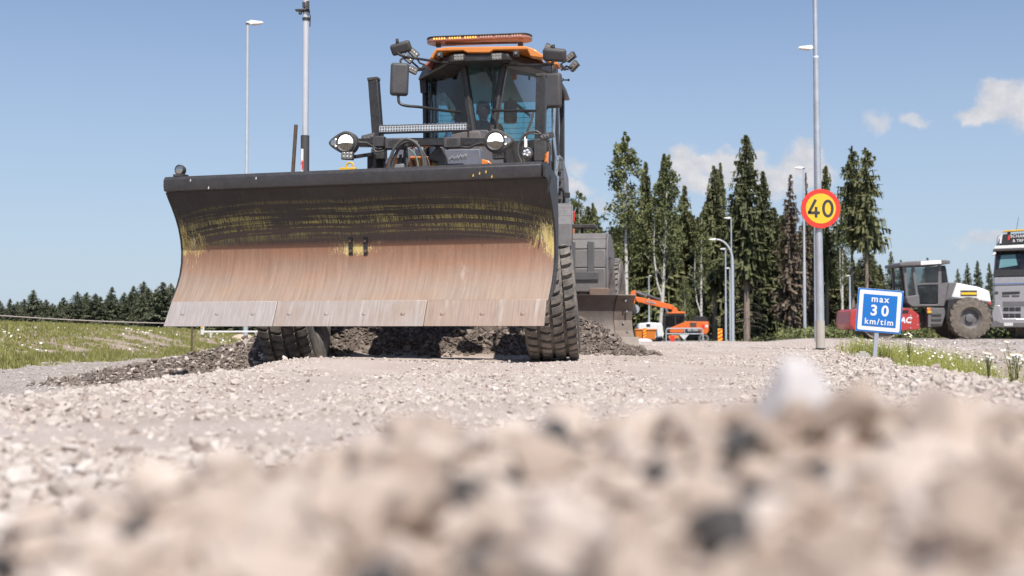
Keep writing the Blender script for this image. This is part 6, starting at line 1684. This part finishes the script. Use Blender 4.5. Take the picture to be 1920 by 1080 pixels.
tree('spruce_full', 'spruce_tree', 1432, 134, 318, 'bushy spruce leaning against the tallest spruce', G1, 1.15)
tree('spruce_dead', 'spruce_tree', 1483, 124, 322, 'brown dying spruce with thin twigs beside the 40 sign pole', G1, 1.15)
tree('spruce_dead', 'spruce_tree', 1513, 130, 318, 'second brown dying spruce, thinner, right behind the 40 sign pole', G1, .7)
tree('spruce_tall', 'spruce_tree', 1550, 130, 308, 'dark spruce directly right of the 40 sign pole', G1, .9)
tree('spruce_bare', 'spruce_tree', 1600, 124, 271, 'bare-trunked spruce, left one of the pair above the blue sign', G1, 1.0)
tree('spruce_bare', 'spruce_tree', 1627, 122, 274, 'bare-trunked spruce, right one of the pair above the blue sign', G1, 1.1)
tree('birch_low', 'birch_tree', 1086, 132, 362, 'low leafy birch showing between the grader cab steps and the tall birch', G1, 1.0)
tree('spruce_full', 'spruce_tree', 1112, 150, 378, 'small spruce top just left of the tall birch', G1, .9)
tree('birch_low', 'birch_tree', 1150, 138, 430, 'leafy bush-like birch at the foot of the tall birch', G1, 1.0)
tree('birch_low', 'birch_tree', 1285, 121, 520, 'low leafy young birch right behind the excavator cab', G1, .9)
for i in range(64):
    px = 1082 + i*9.0 + random.uniform(-6, 6); top = random.uniform(375, 450) if px < 1540 else random.uniform(455, 520)
    tree(random.choice(['spruce_full', 'spruce_full2', 'spruce_full']), 'spruce_tree', px, random.uniform(150, 172), top, 'dark spruce deep in the wood behind the front row of trees', G2, random.uniform(1.3, 1.75))
G3 = 'low spruces behind the roller'
for px, top, lab in ((1648, 500, 'low spruce just above the blue sign corner'), (1672, 470, 'pointed spruce between the blue sign and the roller cab'), (1690, 486, 'low spruce touching the roller cab roof edge'), (1712, 498, 'spruce seen through the roller cab front glass'),
                     (1740, 482, 'spruce tip showing above the roller roof, left of two'), (1762, 486, 'spruce tip showing above the roller roof, right of two'), (1797, 503, 'small spruce over the front of the white hood'), (1815, 492, 'spruce over the middle of the white hood'), (1834, 488, 'fuller spruce over the white hood towards the truck'), (1856, 492, 'spruce half hidden by the truck cab')):
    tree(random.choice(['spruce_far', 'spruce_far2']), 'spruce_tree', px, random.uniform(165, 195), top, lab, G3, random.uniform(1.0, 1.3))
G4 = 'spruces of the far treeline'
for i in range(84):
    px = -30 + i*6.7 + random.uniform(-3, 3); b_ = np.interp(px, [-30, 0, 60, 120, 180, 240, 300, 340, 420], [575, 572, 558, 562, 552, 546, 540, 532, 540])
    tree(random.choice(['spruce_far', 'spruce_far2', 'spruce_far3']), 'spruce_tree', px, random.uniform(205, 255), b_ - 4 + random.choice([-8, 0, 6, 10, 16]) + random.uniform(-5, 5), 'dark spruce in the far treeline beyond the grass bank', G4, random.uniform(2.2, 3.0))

# undergrowth along the wood edge
def clump_stuff(name, label, cat, xs, ys, hs, m, per=30, leaf=.12, seed=3, spread=1.0):
    r = np.random.default_rng(seed); n = len(xs); z = H(xs, ys)
    C = np.repeat(np.stack([xs, ys, z], 1), per, 0); h = np.repeat(hs, per)
    C[:, 0] += r.normal(0, .4*spread, len(C))*h; C[:, 1] += r.normal(0, .4*spread, len(C))*h; C[:, 2] += h*r.random(len(C))
    a = r.normal(0, 1, C.shape); a /= np.linalg.norm(a, axis=1)[:, None]; b = np.cross(a, r.normal(0, 1, C.shape)); b /= np.linalg.norm(b, axis=1)[:, None]
    s = (leaf*r.uniform(.5, 1.3, len(C)))[:, None]
    V, F, t = quads(C, a*s, b*s*.5, np.clip(np.repeat(r.random(n), per)*.6 + .4*r.random(len(C)), 0, 1))
    return tag(link(name, np_mesh(name, V, F, m, {'tone': t}), None, smooth=False), label, cat, kind='stuff')
xs = rng.uniform(5, 46, 300); ys = rng.uniform(122, 136, 300)
clump_stuff('undergrowth', 'low green undergrowth along the foot of the wood', 'undergrowth', xs, ys, rng.uniform(.2, .7, 300), M['needle'], 22, .12)
xs = rng.uniform(13, 36, 900); ys = rng.uniform(57, 64, 900)
clump_stuff('verge_grass', 'dark green verge behind the roller and the truck', 'grass', xs, ys, rng.uniform(.2, .55, 900), M['birch_leaf'], 24, .06)

# ---- grass bank ------------------------------------------------------------
M['grass'] = leaf_mat('bank_grass', [(0, (.12, .13, .042)), (.5, (.21, .215, .072)), (.85, (.30, .28, .11)), (1, (.44, .38, .20))])
def blades(name, label, x, y, h, m, per, seed, wd=.006, lean=.5):
    r = np.random.default_rng(seed); n = len(x)*per
    X = np.repeat(x, per)+r.normal(0, .03, n); Y = np.repeat(y, per)+r.normal(0, .03, n); Hh = np.repeat(h, per)*r.uniform(.5, 1.2, n); Z = H(X, Y)-.005
    az = r.uniform(0, 6.283, n); w = wd*r.uniform(.6, 1.4, n); ln = Hh*lean*r.uniform(0, 1, n); la = r.uniform(0, 6.283, n)
    dx, dy = np.cos(az)*w, np.sin(az)*w
    V = np.stack([np.stack([X-dx, Y-dy, Z], 1), np.stack([X+dx, Y+dy, Z], 1), np.stack([X+np.cos(la)*ln, Y+np.sin(la)*ln, Z+Hh], 1)], 1).reshape(-1, 3)
    t = np.clip(np.repeat(r.random(len(x)), per)*.5+r.random(n)*.5, 0, 1)
    return tag(link(name, np_mesh(name, V, np.arange(n*3).reshape(n, 3), m, {'tone': np.repeat(t, 3)}), None, smooth=False), label, 'grass', kind='stuff')
n = 60000; y = 17*(85/17)**rng.random(n); x = -6.7 - 8.5*rng.random(n)**1.1
mask = .8*vnoise((x+.4*y)*.8, y*.30, 31)+.7*vnoise(x*1.9, y*1.1, 32)+.4*vnoise(x*5, y*3, 33) + .18*np.exp(-((x+7.3)/.6)**2) + .34
k = (mask > .02) & (np.abs(x) < .46*y) & (x > -.46*y); x, y = x[k], y[k]
blades('bank_grass', 'patchy green grass growing on the low bank', x, y, rng.uniform(.025, .075, len(x))*(1+.8*np.exp(-((x+7.3)/.4)**2))*(.7+y/60), M['grass'], 4, 5, .012)
def flowers(name, label, x, y, z, s, seed):
    r = np.random.default_rng(seed); n = len(x); C = np.stack([x, y, z], 1)
    nrm = np.stack([r.normal(0, .5, n), -.6+r.normal(0, .4, n), np.ones(n)], 1); nrm /= np.linalg.norm(nrm, axis=1)[:, None]
    a = np.cross(nrm, r.normal(0, 1, (n, 3))); a /= np.linalg.norm(a, axis=1)[:, None]; b = np.cross(nrm, a)
    V = [C]; 
    for k in range(8):
        t = k*math.pi/4; V.append(C + (a*math.cos(t)+b*math.sin(t))*s[:, None] - nrm*s[:, None]*.15)
    V = np.stack(V, 1).reshape(-1, 3); base = np.arange(n)*9
    F = np.concatenate([np.stack([base, base+1+k, base+1+(k+1) % 8], 1) for k in range(8)])
    return tag(link(name, np_mesh(name, V, F, M['petal'], {'tone': np.repeat(r.random(n), 9)}), None, smooth=False), label, 'flowers', kind='stuff')
M['petal'] = leaf_mat('white_petals', [(0, (.62, .60, .50)), (1, (.80, .79, .74))])
n = 600; y = 20*(50/20)**rng.random(n); x = -7.0 - 2.0*rng.random(n); kk = vnoise(x*.9, y*.5, 35) > .35; x, y = x[kk], y[kk]
flowers('bank_flowers', 'small white flowers dotted over the foot of the bank', x, y, H(x, y)+rng.uniform(.1, .28, len(x)), rng.uniform(.012, .024, len(x)), 6)
# pale stones lying on the bank
n = 900; y = 17*(60/17)**rng.random(n); x = -6.6-5*rng.random(n)
scatter('bank_stones', np.stack([x, y, H(x, y)], 1), np.clip(rng.lognormal(math.log(.035), .5, n), .015, .15), ROCK_LO, M['stone_grey'], 'pale stones lying between the grass on the bank')

# ---- weeds and daisies beside the signs -------------------------------------------
M['weed'] = leaf_mat('weed_leaves', [(0, (.14, .155, .040)), (.5, (.26, .28, .075)), (1, (.40, .39, .15))])
def weeds(name, label, x, y, h, seed):
    r = np.random.default_rng(seed); n = len(x); z = H(x, y)-.01; Vs, Ts = [], []
    tone = r.random(n)
    def tri(a, b, c, t): Vs.append(np.stack([a, b, c], 1).reshape(-1, 3)); Ts.append(np.repeat(t, 3))
    base = np.stack([x, y, z], 1); la = r.uniform(0, 6.283, n); top = base + np.stack([np.cos(la)*h*.2*r.random(n), np.sin(la)*h*.2*r.random(n), h], 1)
    w = np.stack([np.full(n, .0022), np.zeros(n), np.zeros(n)], 1)
    tri(base-w, base+w, top, tone*.6+.3)
    for k in range(16):
        f = r.uniform(.05, .92, n)[:, None]; p = base*(1-f)+top*f; az = r.uniform(0, 6.283, n); l = (h*.22*r.uniform(.4, 1, n)*(1.15-f[:, 0]))[:, None]
        d = np.stack([np.cos(az), np.sin(az), r.uniform(.1, .9, n)], 1)*l; s = np.stack([-np.sin(az), np.cos(az), np.zeros(n)], 1)*l*.14
        tri(p, p+d*.6+s, p+d, np.clip(tone*.5+.5*r.random(n), 0, 1)); tri(p, p+d*.6-s, p+d, np.clip(tone*.5+.5*r.random(n), 0, 1))
    V = np.concatenate(Vs); F = np.arange(len(V)).reshape(-1, 3)
    tag(link(name, np_mesh(name, V, F, M['weed'], {'tone': np.concatenate(Ts)}), None, smooth=False), label, 'weeds', kind='stuff')
    return top
n = 2600; y = 8.3*(17.5/8.3)**rng.random(n); off = rng.normal(.55, .22, n)+.12*vnoise(y*1.2, y*0, 40); x = 1.7+.2*(y-4.6)+off
dens_ = vnoise(x*1.4, y*.8, 41) > -.55; gap = ~((np.abs(x-3.80) < .22) & (y > 12.2) & (y < 13.6)); k = dens_ & gap & (off > .1) & ~((np.abs(x-.282*y) < .16) & (y < 13.5)); x, y = x[k], y[k]
h = np.clip(rng.normal(.19, .05, len(x)), .08, .32)*np.interp(y, [8, 11, 17], [.5, .8, 1.0])
top = weeds('roadside_weeds', 'green mayweed growing along the road rim round the blue sign', x, y, h, 8)
k = rng.random(len(top)) < .08
flowers('mayweed_flowers', 'white daisy-like flowers over the roadside weeds by the blue sign', top[k, 0], top[k, 1], top[k, 2], rng.uniform(.006, .0105, k.sum()), 9)
# sparse taller plants that stand alone on the sandy strip
def lone_plant(px, Y, yb, hpx, label, seed):
    x = at(px, 600, Y).x; z = gz(x, Y); hh = hpx*Y/FPX; r = random.Random(seed)
    o = thing('mayweed_plant', label, 'plant', (x, Y, z), group='lone mayweed plants')
    mb = MB(); tops = []
    for i in range(7):
        a = r.uniform(0, 6.28); t = Vector((math.cos(a)*hh*.25*r.random(), math.sin(a)*hh*.25*r.random(), hh*r.uniform(.6, 1))); mb.tube([(0, 0, 0), t*.5+Vector((0, 0, hh*.06)), t], [.003, .0022, .0015], 5); tops.append(t)
    mb.build('stem', M['weed'], o)
    V, F = [], []
    for t in tops:
        for i in range(26):
            f = r.uniform(.05, .9); p = t*f; a = r.uniform(0, 6.28); l = hh*.12*r.uniform(.4, 1); d = Vector((math.cos(a), math.sin(a), r.uniform(0, .8)))*l; s = Vector((-math.sin(a), math.cos(a), 0))*l*.12
            b_ = len(V); V += [p, p+d*.6+s, p+d, p+d*.6-s]; F.append((b_, b_+1, b_+2, b_+3))
    me = np_mesh('leaves', np.array([v[:] for v in V]), np.array(F), M['weed'], {'tone': np.repeat([r.random() for _ in F], 4)}); link('leaves', me, None, o, smooth=False)
    for t in tops:
        mb = MB(); mb.lathe([(.0, .002), (.013, -.001), (.0125, -.003), (0, 0)], t, (r.uniform(-.3, .3), -.4, 1), 10); fl = mb.build('flower', M['petal_plain'], o); mb = MB(); mb.ball(t+Vector((0, -.001, .003)), .004, 8, 5); mb.build('flower_eye', M['yellow'], fl)
    return o
M['petal_plain'] = pm('white_petal', (.78, .77, .72), .7, dust=0)
lone_plant(1852, 7.0, 715, 55, 'lone white-flowered weed on the sand, left of the frame-edge one', 1)
lone_plant(1898, 6.2, 725, 90, 'tall white-flowered weed standing at the frame edge', 2)
lone_plant(1905, 8.5, 700, 60, 'white-flowered weed behind the tall frame-edge weed', 3)
lone_plant(1704, 10.5, 660, 62, 'single tall weed with pale flower cluster right of the blue sign', 4)
